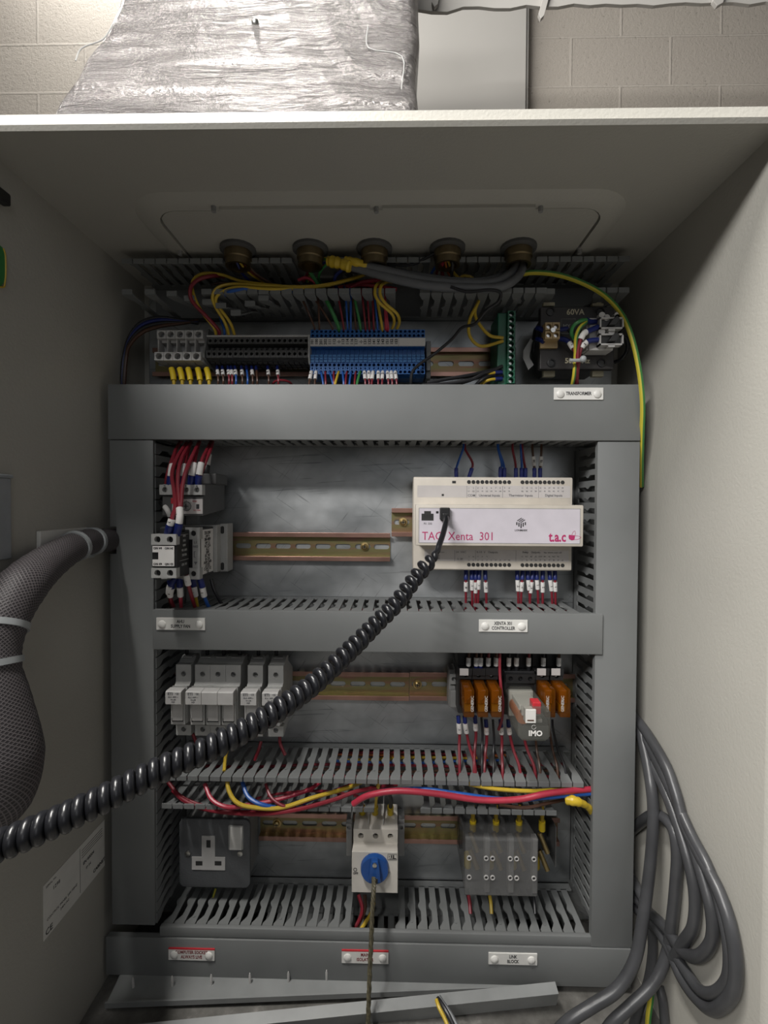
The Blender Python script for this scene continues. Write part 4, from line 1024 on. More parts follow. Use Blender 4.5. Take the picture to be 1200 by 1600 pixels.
wire('yellow', [(748, 470, -60), (742, 488, -60), (748, 505, -60), (765, 524, -58), (786, 528, -54)], 1.8, 'upper yellow wire curving into the green terminal strip', 'yellow wires entering the green terminal strip')
wire('yellow', [(746, 475, -66), (734, 500, -66), (734, 525, -64), (752, 541, -60), (786, 533, -54)], 1.8, 'lower yellow wire looping wide into the green terminal strip', 'yellow wires entering the green terminal strip')
wire('earth', [(804, 432, -70), (830, 426, -76), (870, 429, -80), (910, 442, -82), (945, 462, -84), (972, 492, -86), (988, 530, -88), (999, 580, -88), (1004, 630, -86), (1003, 680, -80), (1002, 720, -70), (1002, 760, -55)], 2.7, 'green-and-yellow earth cable arching over the transformer and down the right side', None, name='earth_cable', cat='cable', n=7)
# black tangle right of blue terminals
g = 'thin black wires tangled under the rail, left of the green strip'
for i, pts in enumerate(([(668, 598, -50), (700, 592, -56), (740, 585, -58), (782, 575, -52)], [(660, 602, -50), (710, 598, -58), (745, 590, -60), (785, 572, -54)], [(700, 604, -52), (735, 594, -60), (760, 582, -60), (784, 580, -52)], [(740, 606, -52), (752, 594, -60), (768, 586, -56), (786, 588, -52)])):
    wire('wblack', pts, 2.0, 'thin black wire in the tangle left of the green strip, %s' % ('topmost', 'second from the top', 'third from the top', 'lowest')[i], g)
g = 'yellow wires with blue ferrules at the foot of the green strip'
for i, (py, x2) in enumerate(((582, 752), (592, 756))):
    wire('yellow', [(784, py, -54), (768, py+1, -58), (756, py+6, -56), (x2-2, py+20, -50)], 1.7, '%s yellow wire with blue ferrule entering the foot of the green strip' % ('upper', 'lower')[i], g, fer='navy', fl=9)
# transformer wires
g = 'short wires between the transformer connectors'
wire('green', [(916, 500, -90), (908, 501, -94), (897, 508, -92), (893, 520, -88), (897, 530, -84)], 2.0, 'short green wire curling over the transformer face', g)
wire('earth', [(916, 503, -90), (906, 512, -94), (900, 528, -90), (899, 556, -86), (897, 585, -84), (894, 604, -74), (894, 630, -50)], 2.0, 'green-and-yellow wire running down over the transformer face', g)
wire('red', [(934, 511, -84), (918, 518, -88), (910, 524, -90), (903, 545, -88), (902, 570, -86), (899, 595, -76), (898, 630, -50)], 2.0, 'upper red wire with blue ferrule leaving the pale fuse connector', g, fer='navy', fl=16, fr=2.8, mark='1', ml=10)
wire('red', [(934, 531, -84), (918, 534, -86), (907, 546, -86), (903, 575, -82), (900, 600, -74), (899, 630, -50)], 2.0, 'lower red wire with blue ferrule leaving the pale fuse connector', g, fer='navy', fl=13, fr=2.8, mark='2', ml=8)
wire('red', [(875, 529, -70), (886, 532, -74), (893, 541, -78), (900, 556, -80), (902, 590, -74), (902, 630, -50)], 1.6, 'wire with blue ferrule on the right of the tan connector', g, fer='navy', fl=12, fr=2.6, mark='0', ml=8)
wire('wblack', [(875, 515, -72), (886, 514, -74), (892, 520, -74)], 1.8, 'short black wire beside the printed box on the transformer', g, fer='navy', fl=8, fr=2.4)
for i, py in enumerate((513, 530)):
    wire('wblack', [(850, py+4, -68), (842, py, -64), (836, py+2, -54), (833, py+20, -44)], 1.6, '%s wire with blue ferrule entering the left of the tan connector' % ('upper', 'lower')[i], g, fer='navy', fl=11, fr=2.6)
wire('navy', [(936, 503, -78), (922, 503, -82), (916, 500, -86)], 2.8, 'stubby dark blue ferrule at the top of the pale fuse connector', g)
P = [at(890, 563, -92), at(903, 563, -93), at(912, 562, -90)]
b = B(); b.tube(smooth_path(P, 4), 1.8, 8); b.sphere(at(911, 561, -92), 3.6); tag(b.build('cable_tie', M['tie'], None, True), 'nylon cable tie round the red and earth wires on the transformer', 'cable tie')
wire('yellow', [(973, 498, -70), (980, 503, -66), (976, 508, -62), (968, 506, -58)], 1.0, 'thin yellow lead curling out at the right of the transformer', g)
wire('wblack', [(968, 520, -50), (978, 530, -48), (980, 545, -46), (972, 560, -42), (960, 566, -36)], 2.0, 'black lead looping at the right of the transformer', g)

# ------------------------------------------------------------------ glands
for i, (px, py) in enumerate(((372, 396), (485, 397), (585, 395), (699, 395), (810, 395))):
    c = at(px, py, -82); x = c.x; yy = -82
    t = thing('cable_gland', 'aged brass cable gland under the cabinet roof, %s of five' % nth(i, 5), 'cable gland', (x, yy, ZT-24), 'brass glands in the roof plate')
    B().lathe([(19, 0), (19, 3), (16, 4.5)], (x, yy, ZT-4), (0, 0, -1), 20).build('locknut', M['dgrey'], t, True)
    B().lathe([(14.5, 0), (14.5, 8), (13.2, 9), (13.2, 16), (10, 16), (10, 8)], (x, yy, ZT-8), (0, 0, -1), 20).build('collar', M['brass'], t, True)

# ------------------------------------------------------------------ overload relay + contactor + auxiliary block
x1 = at(317, 790, -90).x; x0 = x1-46; zt_ = at(290, 757.5, -90).z
tz = lambda py, y: at(300, py, y).z
t = thing('overload_relay', 'dark grey overload relay with a white dial plate, above the contactor', 'relay', ((x0+x1)/2, -9, tz(806, -90)))
mb = B(); z0 = tz(806, -88); z1 = tz(774, -90)
mb.prism([(-22, z0+6), (-88, z0), (-88, tz(775, -88)), (-86, tz(774, -86)), (-86, zt_+1), (-22, zt_+4), ], 'x', x0+1, x1-.5, 0.8)
mb.box(x0+6, x1+3, -60, -22, zt_+2, zt_+14, 1); mb.box(x0+6, x1-10, -84, -60, zt_, zt_+1)
mb.build('body', M['dgrey'], t)
mb = B()
w3 = (x1-x0)/4
for k in range(4): mb.cell(x0+w3*k, x0+w3*(k+1), z1+.5, zt_, -92, 8, 2.9, 12)
mb.build('terminal_cover', M['grey'], t)
mb = B()
for k in range(4): mb.lathe([(2.6, 0), (2.2, 1)], (x0+w3*(k+.5), -85.5, (z1+.5+zt_)/2), (0, -1, 0), 10)
mb.build('terminal_screws', M['steel'], t)
a, d = at(268, 779.5, -90), at(315, 803, -90)
dp = B().box(a.x, x1-.8, -89, -87.5, d.z, a.z, .3).build('dial_plate', M['facia2'], t)
c = at(291, 791, -90)
B().lathe([(4.7, 0), (4.7, .6), (4.0, .8), (4.0, 1.8)], (c.x, -89, c.z), (0, -1, 0), 18).build('dial', M['mgrey'], dp, True)
mb = B(); mb.tube([Vector((c.x+4.9*math.cos(q/12*2*PI), -89.4, c.z+4.9*math.sin(q/12*2*PI))) for q in range(13)], .35, 4)
for q in (40, 90, 140, 200, 250): mb.box(c.x+6*math.cos(math.radians(q))-.3, c.x+6*math.cos(math.radians(q))+.3, -89.2, -89, c.z+6*math.sin(math.radians(q))-.3, c.z+6*math.sin(math.radians(q))+.3)
mb.box(c.x-2.6, c.x+2.6, -91, -90.7, c.z-.4, c.z+.4); mb.box(c.x-.4, c.x+.4, -91, -90.7, c.z-2.6, c.z+2.6)
cc = at(308.5, 791.5, -90); mb.box(cc.x-1.6, cc.x+1.6, -89.3, -89, cc.z-2.5, cc.z+2.5)
mb.build('dial_marks', M['ink'], dp)
mb = B(); c = at(304, 783.5, -90); put_text(mb, 'RESET', 2.0, c.x, -89.2, c.z); c = at(307, 797.5, -90); put_text(mb, 'TEST STOP', 1.7, c.x, -89.2, c.z); mb.build('lettering', M['redp'], dp)
a, d = at(266, 778, -91), at(272, 787, -91); B().box(a.x, d.x, -90, -85, d.z, a.z, .4).build('reset_button', M['redp'], t)
mb = B(); zz = (z1+zt_)/2+4.2
for k, s in enumerate(('95', '96', '97', '98')): put_text(mb, s, 2.0, x0+w3*(k+.5), -92.2, zz, bold=.06)
mb.build('lettering', M['ink'], t)
# contactor
x1 = at(312.6, 860, -85).x; x0 = x1-42
z1 = at(290, 824, -85).z; z0 = at(290, 905, -85).z
t = thing('contactor', 'grey and black motor contactor clipped on the long rail', 'contactor', ((x0+x1)/2, -9, z0))
mb = B(); mb.box(x0+1, x1-.5, -84, -30, z0+1, z1-1, .8); mb.build('body', M['black'], t)
mb = B()
hh = (z1-z0); cw = 14
for zc0, zc1 in ((z1-hh*.23, z1), (z0, z0+hh*.22)):
    for k in range(3): mb.cell(x1-cw*(k+1), x1-cw*k, zc0, zc1, -86, 8, 3.0, 12)
    mb.build('terminal_front', M['grey'], t); mb = B()
mb.box(x1-8, x1-.2, -85.5, -83, z0+hh*.2, z1-hh*.2)
mb.build('front', M['grey'], t)
mb = B()
put_text(mb, 'L1', 3.6, x1-4.6, -85.8, z0+hh*.71, bold=.05); put_text(mb, 'NO', 3.6, x1-4.6, -85.8, z0+hh*.63, bold=.05)
mb.box(x1-6.6, x1-5.8, -85.7, -85.4, z0+hh*.42, z0+hh*.54); mb.box(x1-6.6, x1-4.6, -85.7, -85.4, z0+hh*.53, z0+hh*.54); mb.box(x1-6.6, x1-4.6, -85.7, -85.4, z0+hh*.42, z0+hh*.43)
mb.prism([(x1-6.6, z0+hh*.34), (x1-2.6, z0+hh*.34), (x1-4.6, z0+hh*.28)], 'y', -85.7, -85.4)
mb.build('front_marks', M['gink'], t)
mb = B()   # side rating label
S0, S1 = at(0, 821, -70).z, 0
def stext(body, size, y, z, bold=.1):
    Mx = Matrix.Translation((x1+.05, y, z)) @ Matrix.Rotation(PI/2, 4, 'Z') @ Matrix.Rotation(PI/2, 4, 'X'); mb.mesh(text_mesh(body, size, bold, 0.05, 'CENTER'), Mx)
sl = B().box(x1-.5, x1-.1, -81, -47, z0+4, z1-3, .1).build('side_label', M['paper'], t)
ln = ['220-230V', 'kW 4', '380-400V', 'kW 5.5', 'AC1 25A', 'AC3', '500V', 'IEC 947', 'Ith 25A', 'A600 Q600', 'LISTED', 'CONT EQ', 'TEE']
for i, s in enumerate(ln): stext(s, 4.6, -64, z1-7-i*(hh-8)/13.2)
mb.build('lettering', M['ink'], sl)
mb = B(); bx = at(359, 850, -26).x
mb.box(x0+2, bx-4, -30, -9, z0+4, z1-2, .8); mb.box(bx-12, bx, -34, -14, z0+1, z1+2, .8)
mb.box(x0+6, x1+4, -46, -30, z0+2, z1+1, .8)
mb.build('mounting_base', M['grey'], t)
for q in (z1-5, z0+8): B().rprism(bx-8, bx-4, q-5, q+4, -34.3, -33.8, 1.8).build('fixing_hole', M['hole'], t)
# auxiliary block
ax0, ax1, az0, az1 = rect(237, 834.5, 276, 903, -118)
t = thing('auxiliary_contact_block', 'black and grey auxiliary contact block with upside-down numbering on the contactor front', 'contact block', (ax0, -86, az0))
hh = az1-az0
mb = B(); mb.prism([(-87, az0-1), (-114, az0+1), (-114, az1-1), (-87, az1+3)], 'x', ax0+.5, ax1-.3, .6); mb.box(ax0, ax1, -117, -100, az0+hh*.24, az1-hh*.26, .5)
mb.box(ax0+3, ax1-3, -108, -90, az1-2, az1+6, 1)
mb.build('body', M['black'], t)
mb = B(); hx = (ax0+ax1)/2
for q0_, q1_ in ((az0, az0+hh*.225), (az1-hh*.245, az1)):
    mb = B(); mb.cell(ax0, hx, q0_, q1_, -119, 8, 3.3, 14); mb.cell(hx, ax1, q0_, q1_, -119, 8, 3.3, 14); mb.build('terminal_front', M['grey'], t)
pl = B().prism([(ax0+1, az0+hh*.27), (ax1-2.4, az0+hh*.27), (ax1-2.4, az1-hh*.27), (ax0+1, az1-hh*.27), (ax0+1, az0+hh*.585), (ax0+7, az0+hh*.585), (ax0+7, az0+hh*.42), (ax0+1, az0+hh*.42)], 'y', -118.4, -117.5).build('number_plate', M['paper'], t)
mb = B()
for (s, fx, fz) in (('64 NO', .27, .68), ('54 NO', .72, .68), ('63 NO', .27, .32), ('53 NO', .72, .32)): put_text(mb, s, 3.0, ax0+(ax1-ax0)*fx-(.5), -118.55, az0+hh*fz, bold=.1, rot=180)
mb.build('lettering', M['ink'], pl)
mb = B()
def st2(body, size, y, z, rot=0):
    Mx = Matrix.Translation((ax1+.02, y, z)) @ Matrix.Rotation(PI/2, 4, 'Z') @ Matrix.Rotation(PI/2, 4, 'X') @ Matrix.Rotation(PI, 4, 'Z'); mb.mesh(text_mesh(body, size, .1, 0.05, 'CENTER'), Mx)
st2('LA1 N20', 3.4, -100, az0+12); 
for i, s in enumerate(('VDE IEC', '500V 10A', 'A600', 'P300', 'P600')): st2(s, 3.2, -100, az0+22+i*5)
for q in (16.5, 43): mb.box(ax1-.3, ax1+.1, -111, -90, az0+q-.2, az0+q+.2)
mb.build('lettering', M['grey'], t)
# wires at the contactor
g = 'red wires above the overload relay'
W_ = [([(265, 759, -88), (267, 742, -92), (269, 728, -88), (274, 705, -70), (282, 690, -50)], '8'), ([(285, 760, -80), (286, 745, -82), (288, 730, -80), (294, 705, -66), (298, 690, -50)], '2'),
      ([(298, 758, -88), (300, 742, -92), (304, 722, -88), (308, 702, -70), (312, 690, -50)], '122'), ([(309, 757, -88), (311, 742, -92), (316, 718, -88), (324, 702, -68), (330, 690, -50)], '16'), ([(322, 742, -50), (323, 732, -50), (326, 712, -46), (329, 690, -40)], '7')]
for i, (pts, m_) in enumerate(W_):
    wire('red' if i < 4 else 'wblack', pts, 2.0, '%s number-sleeved wire on top of the overload relay, %s' % ('red' if i < 4 else 'black', nth(i, 5)), g, fer='navy' if i < 4 else 'wblack', fl=11, fr=3.6, mark=m_, ml=13)
wire('red', [(312, 758, -84), (313, 745, -88), (322, 720, -84), (330, 700, -66), (333, 688, -50)], 1.8, 'red wire running just right of the number 16 wire', g)
wire('red', [(259, 758, -82), (261, 742, -84), (268, 720, -76), (276, 700, -60), (284, 688, -50)], 1.8, 'red wire furthest left above the overload relay', g)
g = 'red wires dropping into the auxiliary block'
wire('red', [(262, 836, -112), (266, 820, -118), (270, 806, -118), (274, 790, -112), (272, 765, -104), (269, 740, -100), (277, 715, -88), (292, 692, -60)], 2.2, 'left red wire dropping in front of the relay into the auxiliary block', g, fer='navy', fl=13, fr=4.0, mark='8', ml=6, n=6)
wire('red', [(276, 835, -112), (279, 822, -116), (281, 806, -116), (280, 785, -110), (278, 760, -104), (279, 735, -98), (286, 712, -86), (298, 692, -60)], 2.2, 'middle red wire dropping in front of the relay into the auxiliary block', g, fer='navy', fl=13, fr=4.0, mark='123', ml=16, n=6)
wire('red', [(281, 806, -113), (283, 785, -110), (285, 760, -106), (291, 735, -102), (301, 712, -88), (311, 692, -60)], 2.2, 'right red wire crossing in front of the relay terminals', g, n=6)
wire('wblack', [(266, 808, -84), (262, 798, -88), (256, 790, -86), (250, 785, -70)], 1.6, 'short sleeved wire at the left below the reset button', g, mark='', ml=12, mo=2)
g = 'wires leaving the underside of the contactor'
for i, (col, pts, fer, m_) in enumerate((('red', [(266, 906, -84), (268, 918, -84), (266, 930, -80), (270, 945, -70), (280, 960, -50)], 'navy', '122'), ('brown', [(274, 904, -84), (266, 915, -86), (264, 928, -80), (268, 950, -60)], 'navy', '6'), ('bred', [(281, 904, -84), (281, 914, -84), (282, 930, -80), (283, 948, -70), (284, 965, -50)], 'navy', '4'),
     ('red', [(291, 898, -90), (294, 912, -88), (299, 930, -80), (305, 950, -66)], None, '67'), ('yellow', [(301, 904, -70), (303, 918, -70), (306, 935, -66), (310, 955, -55)], 'navy', '8'), ('wblue', [(313, 905, -78), (316, 916, -78), (320, 934, -72), (328, 952, -60)], 'navy', '15'), ('wblack', [(330, 905, -50), (334, 920, -52), (342, 936, -50), (352, 952, -40)], None, None))):
    wire(col, pts, 2.0, '%s wire leaving the underside of the contactor, %s' % (WN[col], nth(i, 7)), g, fer=fer, fl=9, fr=3.4, mark=m_, ml=11)
# controller wires, top
g = 'wires entering the top of the controller'
TW = [(713, 'wblue', None, [(716, 722), (724, 700)]), (733, 'red', None, [(738, 722), (727, 702)]), (782, 'wblue', None, [(784, 725), (778, 700)]), (788, 'wblue', None, [(786, 722), (779, 702)]), (806, 'red', None, [(805, 722), (801, 702)]), (815, 'wblue', None, [(815, 722), (814, 702)]), (821, 'red', None, [(819, 722), (816, 700)]), (835, 'brown', '10', [(834, 722), (832, 702)]), (844, 'brown', '12', [(845, 722), (846, 702)])]
for i, (px, col, m_, q) in enumerate(TW):
    dx = 4 if px == 733 else 0
    wire(col, [(px, 745, -30), (px+dx, 733, -36)]+[(a, c, -34) for a, c in q]+[(q[-1][0], 690, -30)], 1.35, '%s wire into the top of the controller, %s' % (WN[col], nth(i, len(TW))), g, fer='navy', fl=12, fr=2.4, mark=m_, ml=12, mo=2)
g = 'wires leaving the underside of the controller'
LW_ = [(728, '01', 0), (737, '10', 1), (743, 'C1', 0), (749, '10', -2), (758, '1/1', 2), (808, 'ZL', 2), (817, '14', -3), (824, '10', 4), (833, '12', -5), (838, 'L', 3), (848, '2', 0), (858, '1A', 5), (867, '1', 1)]
for i, (px, m_, dx) in enumerate(LW_):
    wire('red', [(px, 890, -32), (px+dx*.3, 905, -36), (px+dx*.8, 925, -34), (px+dx, 945, -30), (px+dx, 962, -25)], 1.45, 'red number-sleeved wire under the controller, %s' % nth(i, len(LW_)), g, fer='navy', fl=12, fr=2.5, mark=m_, ml=11+(i % 3), mo=(0.5 if i % 2 else 3))
# loose red wires inside the middle trunk
g = 'red wires lying in the middle trunking'
for i in range(5):
    wire('red', [(360+i*8, 953+i, -20-i*5), (470, 954+i, -22-i*5), (580, 953+i, -20-i*4), (700, 954+i, -24-i*5), (860+i*8, 955, -26)], 1.5, 'red wire glimpsed through the slots of the middle trunking, strand %s' % ('at the back', 'second from the back', 'in the middle', 'second from the front', 'at the front')[i], g)
# ------------------------------------------------------------------ fuse holders
def fuse_holder(npole, name, label, px_left, texts):
    a = at(px_left, 1052, -60); x0 = a.x; wd = 17.6
    zt2 = at(300, 1038.5, -60).z; zt1 = at(300, 1065, -60).z; zb1 = at(300, 1133, -60).z; zb0 = at(300, 1149, -60).z
    nz1 = at(290, 1077, -74).z; nz0 = at(290, 1132.5, -74).z
    lz1 = at(280, 1079, -86).z; lz0 = at(280, 1101, -86).z
    t = thing(name, label, 'fuse holder', (x0+wd*npole/2, -9, zb0), 'pale grey fuse holders on the rail')
    mb = B()
    mb.prism([(-9, zt2-18), (-34, zt2-2), (-34, zt2+5), (-44, zt2+5), (-53, zt2), (-53, zt1), (-60, zt1), (-64, zt1-3), (-70, nz1+2), (-70, nz0), (-60, nz0-1), (-53, zb1), (-53, zb0), (-9, zb0+14)], 'x', x0+.2, x0+wd*npole-.2, 0.3)
    for k in range(npole):
        u0, u1 = x0+wd*k+.15, x0+wd*(k+1)-.15
        mb.cell(u0, u1, zt1, zt2, -60, 8, 2.9, 12, cz=zt1+(zt2-zt1)*.45); mb.cell(u0, u1, zb0, zb1, -60, 8, 2.9, 12, cz=zb0+(zb1-zb0)*.6)
        mb.box(u0+.6, u1-.6, -74, -69, nz0, nz1-1, .5)
        mb.box(u0+3, u1-3, -50, -40, zt2+4.5, zt2+6, .4)
    mb.build('body', M['grey'], t)
    for k in range(npole):
        u0, u1 = x0+wd*k+.15, x0+wd*(k+1)-.15
        fl = B(); fl.box(u0+3.2, u1-2.6, -76.5, -74, nz0+5.5, lz0+4, .5); fl.prism([(-74, lz1-1), (-84, lz1-1), (-86, lz1-2), (-86, lz0), (-80, lz0-.5), (-74, lz0+3)], 'x', u0, u1, 0.4)
        o = fl.build('fuse_carrier', M['lgrey'], t)
        g_ = B(); g_.box(u0+3, u1-2.8, -74.6, -74, nz0+3.8, nz0+5.0); g_.box(u0+2.4, u0+3.4, -75.6, -74, nz0+3.8, nz0+8); g_.build('finger_slot', M['hole'], o)
        g_ = B(); g_.lathe([(2.5, 0), (2.2, 1)], ((u0+u1)/2, -53.5, zt1+(zt2-zt1)*.45), (0, -1, 0), 10); g_.build('clamp_screw', M['mgrey'], t)
        if texts[k]:
            m2 = B(); cx = (u0+u1)/2; zz = (lz0+lz1)/2
            put_text(m2, 'ETI', 4.2, cx-3.2, -86.15, zz+4, bold=.12); put_text(m2, 'CE', 2.8, cx+4.4, -86.15, zz+4.1, bold=.05)
            put_text(m2, '32 A  690V ~', 2.0, cx, -86.15, zz+.4, bold=.08); put_text(m2, '10 x 38', 1.9, cx, -86.15, zz-2.4, bold=.08); put_text(m2, 'PCF', 2.0, cx, -86.15, zz-5.1, bold=.12)
            m2.build('lettering', M['gink'], o)
    return t
for npole, px, lb, tx_ in ((1, 274.7, 'single-pole pale grey fuse holder at the far left of the row', [1]), (3, 304.5, 'three-pole pale grey fuse holder, the widest in the row', [1, 0, 0]), (1, 386.8, 'single-pole pale grey fuse holder right of the three-pole one', [1]), (1, 418.9, 'single-pole pale grey fuse holder at the right end of the row', [1])):
    fuse_holder(npole, 'fuse_holder', lb, px, tx_)
g = 'wires rising behind the fuse holders'
for i, px in enumerate((300, 332, 358, 383, 412, 440)):
    wire('wblack', [(px-6, 1034, -38), (px-8, 1026, -42), (px-8, 1012, -44), (px-8, 990, -40)], 2.2, 'black wire entering the top of the fuse holders, %s' % nth(i, 6), g)
g = 'red wires under the fuse holders'
for i, (pts, c) in enumerate((([(301, 1146, -48), (307, 1162, -46), (309, 1180, -50)], 'red'), ([(332, 1146, -48), (329, 1162, -46), (326, 1180, -50)], 'red'), ([(355, 1146, -48), (356, 1165, -48), (352, 1185, -56), (350, 1205, -68)], 'yellow'), ([(408, 1158, -44), (404, 1172, -48), (398, 1188, -50)], 'red'), ([(437, 1148, -48), (438, 1162, -46), (446, 1180, -52)], 'red'))):
    wire(c, pts, 1.9, '%s wire dropping from the fuse holders into the trunking, %s' % (WN[c], nth(i, 5)), g)

# end stop by the relays
x0, x1, z0, z1 = rect(700.5, 1048, 716, 1107, -34)
t = thing('end_stop', 'grey screw-down end stop left of the relay bases', 'end stop', ((x0+x1)/2, -9, z0))
b = B(); b.box(x0+1, x1, -30, -9, z0, z1, .8); b.box(x0+2, x1-.5, -36, -30, z0+2, z0+22, .6); b.cell(x0+1.5, x1-.5, z1-16, z1-4, -34, 5, 2.6, 10); b.build('body', M['mgrey'], t)

# relay bases and relays
g = 'small amber relays'
RL = [(725.5, 741.5, 'leftmost'), (747.2, 763.3, 'second from the left'), (769, 784.6, 'third from the left'), (850.5, 868.5, 'left of the pair beyond the clear relay'), (873.5, 892, 'rightmost')]
for i, (p0, p1, lb) in enumerate(RL):
    x0, x1, z0, z1 = rect(p0, 1078, p1, 1121.5, -92)
    x0 = x1-11.2
    # socket base behind
    t = thing('relay_base', 'black relay base carrying the amber relay, %s' % lb, 'relay base', ((x0+x1)/2, -9, z0-12), 'black relay bases on the rail')
    b = B(); zb = at(760, 1048, -62).z
    b.box(x0-1.6, x1+1.6, -58, -9, z0-10, zb, .6); b.prism([(-58, z1+6), (-66, z1+6), (-66, z1+14), (-58, zb-2)], 'x', x0-1.4, x1+1.4); b.box(x0-1.2, x1+1.2, -48, -20, zb, zb+22, .8)
    b.cell(x0-1.4, x1+1.4, zb-9, zb-1, -64, 6, 2.4, 10); b.cell(x0-1.4, x1+1.4, z0-9, z0-1, -60, 5, 2.2, 10)
    b.build('body', M['black'], t)
    if i in (0, 3, 4): B().box(x0-1.2, x0+8.5, -67, -66, z1+6.3, z1+14, .2).build('marker_tab', M['facia2'], t)
    b = B(); b.lathe([(2.0, 0), (1.8, 1)], ((x0+x1)/2, -59.5, zb-5), (0, -1, 0), 8); b.build('clamp_screw', M['steel'], t)
    t = thing('amber_relay', 'small translucent amber plug-in relay, %s' % lb, 'relay', ((x0+x1)/2, -58, z0), g)
    B().box(x0, x1, -92, -58.5, z0, z1, 1.2).build('dome', M['amber'], t, True)
    b = B(); b.box(x0+1.6, x1-1.6, -84, -60, z0+12, z1-4, .5); b.build('coil', M['amberin'], t)
    b = B(); b.box(x0+2, x1-2, -82, -60, z0+2, z0+10, .5); b.build('contact_block', M['yferrule'], t)
    b = B(); b.tube(smooth_path([(x0+3, -85, z0+12), (x0+5, -86, z0+17), (x1-3, -85, z0+20), (x1-3, -85, z1-6)], 3), .5, 5); b.build('contact_spring', M['brassb'], t)
    b = B(); put_text(b, 'GENERIC', 4.2, (x1-2.3) if i < 3 else (x0+2.6), -92.2, (z0+z1)/2, bold=.03, rot=90); b.build('lettering', M['lgrey'], t)
# big clear relay
bx0_, bx1_, bz0_, bz1_ = rect(789, 1073, 835.5, 1121, -60)
fx0_, fx1_, fz0_, fz1_ = rect(810, 1106, 860.5, 1158, -114)
xa, xb, za, zb2 = (bx0_+fx0_)/2, (bx1_+fx1_)/2, fz0_, bz1_
t = thing('relay_base', 'wide black relay base behind the large clear relay', 'relay base', ((xa+xb)/2, -9, za-10), 'black relay bases on the rail')
b = B(); b.box(xa-.5, xb+.5, -56, -9, za+1, zb2+16, .8); b.box(xa, xb, -46, -14, zb2+16, zb2+34, 1)
for k in range(3): b.cell(xa+k*(xb-xa)/3, xa+(k+1)*(xb-xa)/3, zb2+4, zb2+14, -60, 5, 2.6, 10)
b.build('body', M['black'], t)
t = thing('clear_relay', 'large clear plug-in relay with white lettering on its dark face', 'relay', ((xa+xb)/2, -57, za))
b = B(); ch = 5
P = [(xa+ch, za), (xb-ch, za), (xb, za+ch), (xb, zb2-ch), (xb-ch, zb2), (xa+ch, zb2), (xa, zb2-ch), (xa, za+ch)]
b.prism(P, 'y', -114, -57.5, 0.8); b.build('dome', M['relayclear'], t, True)
b = B(); b.box(xa+3, xb-3, -64, -58.5, za+3, zb2-3, 1); b.box(xa+6, xb-6, -96, -64, zb2-15, zb2-6, 1)
for k in range(3): b.box(xa+8+k*7, xa+13+k*7, -100, -96, zb2-15, zb2-5)
b.build('contact_carrier', M['white'], t)
B().cyl(((xa+xb)/2-6, -96, za+17), (0, 1, 0), 8, 30, 16).build('coil', M['orange'], t, True)
B().box(xa+16, xb-5, -104, -64, za+14, zb2-17, 1).build('armature', M['lgrey'], t)
c = at(828, 1119, -112); B().box(c.x-5.2, c.x+5.4, -115, -106, c.z-6, c.z+8, .5).build('flag_tab', M['white'], t)
B().box(c.x-3.4, c.x+3.2, -115.3, -114.9, c.z-3.6, c.z-2.4).build('flag_window', M['brown'], t)
c = at(836, 1109, -108); B().box(c.x-3.5, c.x+5, -112, -100, c.z-3, c.z+9, .6).build('test_lever', M['redp'], t)
b = B(); b.box(xa+3, xb-1.5, -113, -112.4, za+1.5, za+15); b.build('front_label', M['dgrey'], t)
c = at(836.5, 1146, -114); b = B(); put_text(b, 'IMO', 7.6, c.x, -114.4, c.z, bold=.28); b.build('lettering', M['paper'], t)
b = B(); c = at(834, 1136, -114); b.tube([Vector((c.x+2.2*math.cos(q/8*2*PI+.8), -114.3, c.z+2.2*math.sin(q/8*2*PI+.8))) for q in range(8)], .25, 4); b.build('approval_mark', M['lgrey'], t)
# wires above the relays
g = 'wires entering the relay bases from above'
AW = [(732, 'brown', 'wblack', '8'), (744, 'brown', 'navy', '12'), (751, 'brown', 'navy', '7'), (763, 'red', 'wblack', '2'), (775, 'brown', 'wblack', '9'), (795, 'wblack', 'wblack', '1'), (807, 'wblack', 'wblack', '10'), (826, 'red', 'wblack', '7'), (849, 'wblack', 'wblack', '2'), (873, 'brown', 'wblack', '17')]
for i, (px, col, fer, m_) in enumerate(AW):
    wire(col, [(px, 1056, -50), (px, 1046, -52), (px, 1032, -54), (px+1, 1018, -52), (px+1, 995, -45)], 1.6, '%s wire with number sleeve above the relay bases, %s' % (WN[col], nth(i, len(AW))), g, fer=fer, fl=13, fr=2.5, mark=m_, ml=9)
wire('red', [(781, 1018, -70), (781, 1050, -74), (783, 1075, -78), (786, 1100, -74), (784, 1125, -64), (779, 1140, -55)], 1.6, 'long red wire running down between the amber relays and the clear relay', g)
g = 'wires leaving the underside of the relay bases'
BW = [(717, 'red', '17', 1, 1), (727, 'red', '1/2', 14, 1), (743, 'red', '7', -2, 1), (760, 'red', '2', -3, 1), (783, 'red', '2', 2, 1), (795, 'red', '1', 16, 1), (816, 'red', None, 18, 0), (835, 'brown', None, 8, 0), (858, 'brown', None, 12, 0), (753, 'wblack', None, 0, 0), (771, 'wblack', None, 0, 0), (864, 'wblack', None, 18, 0)]
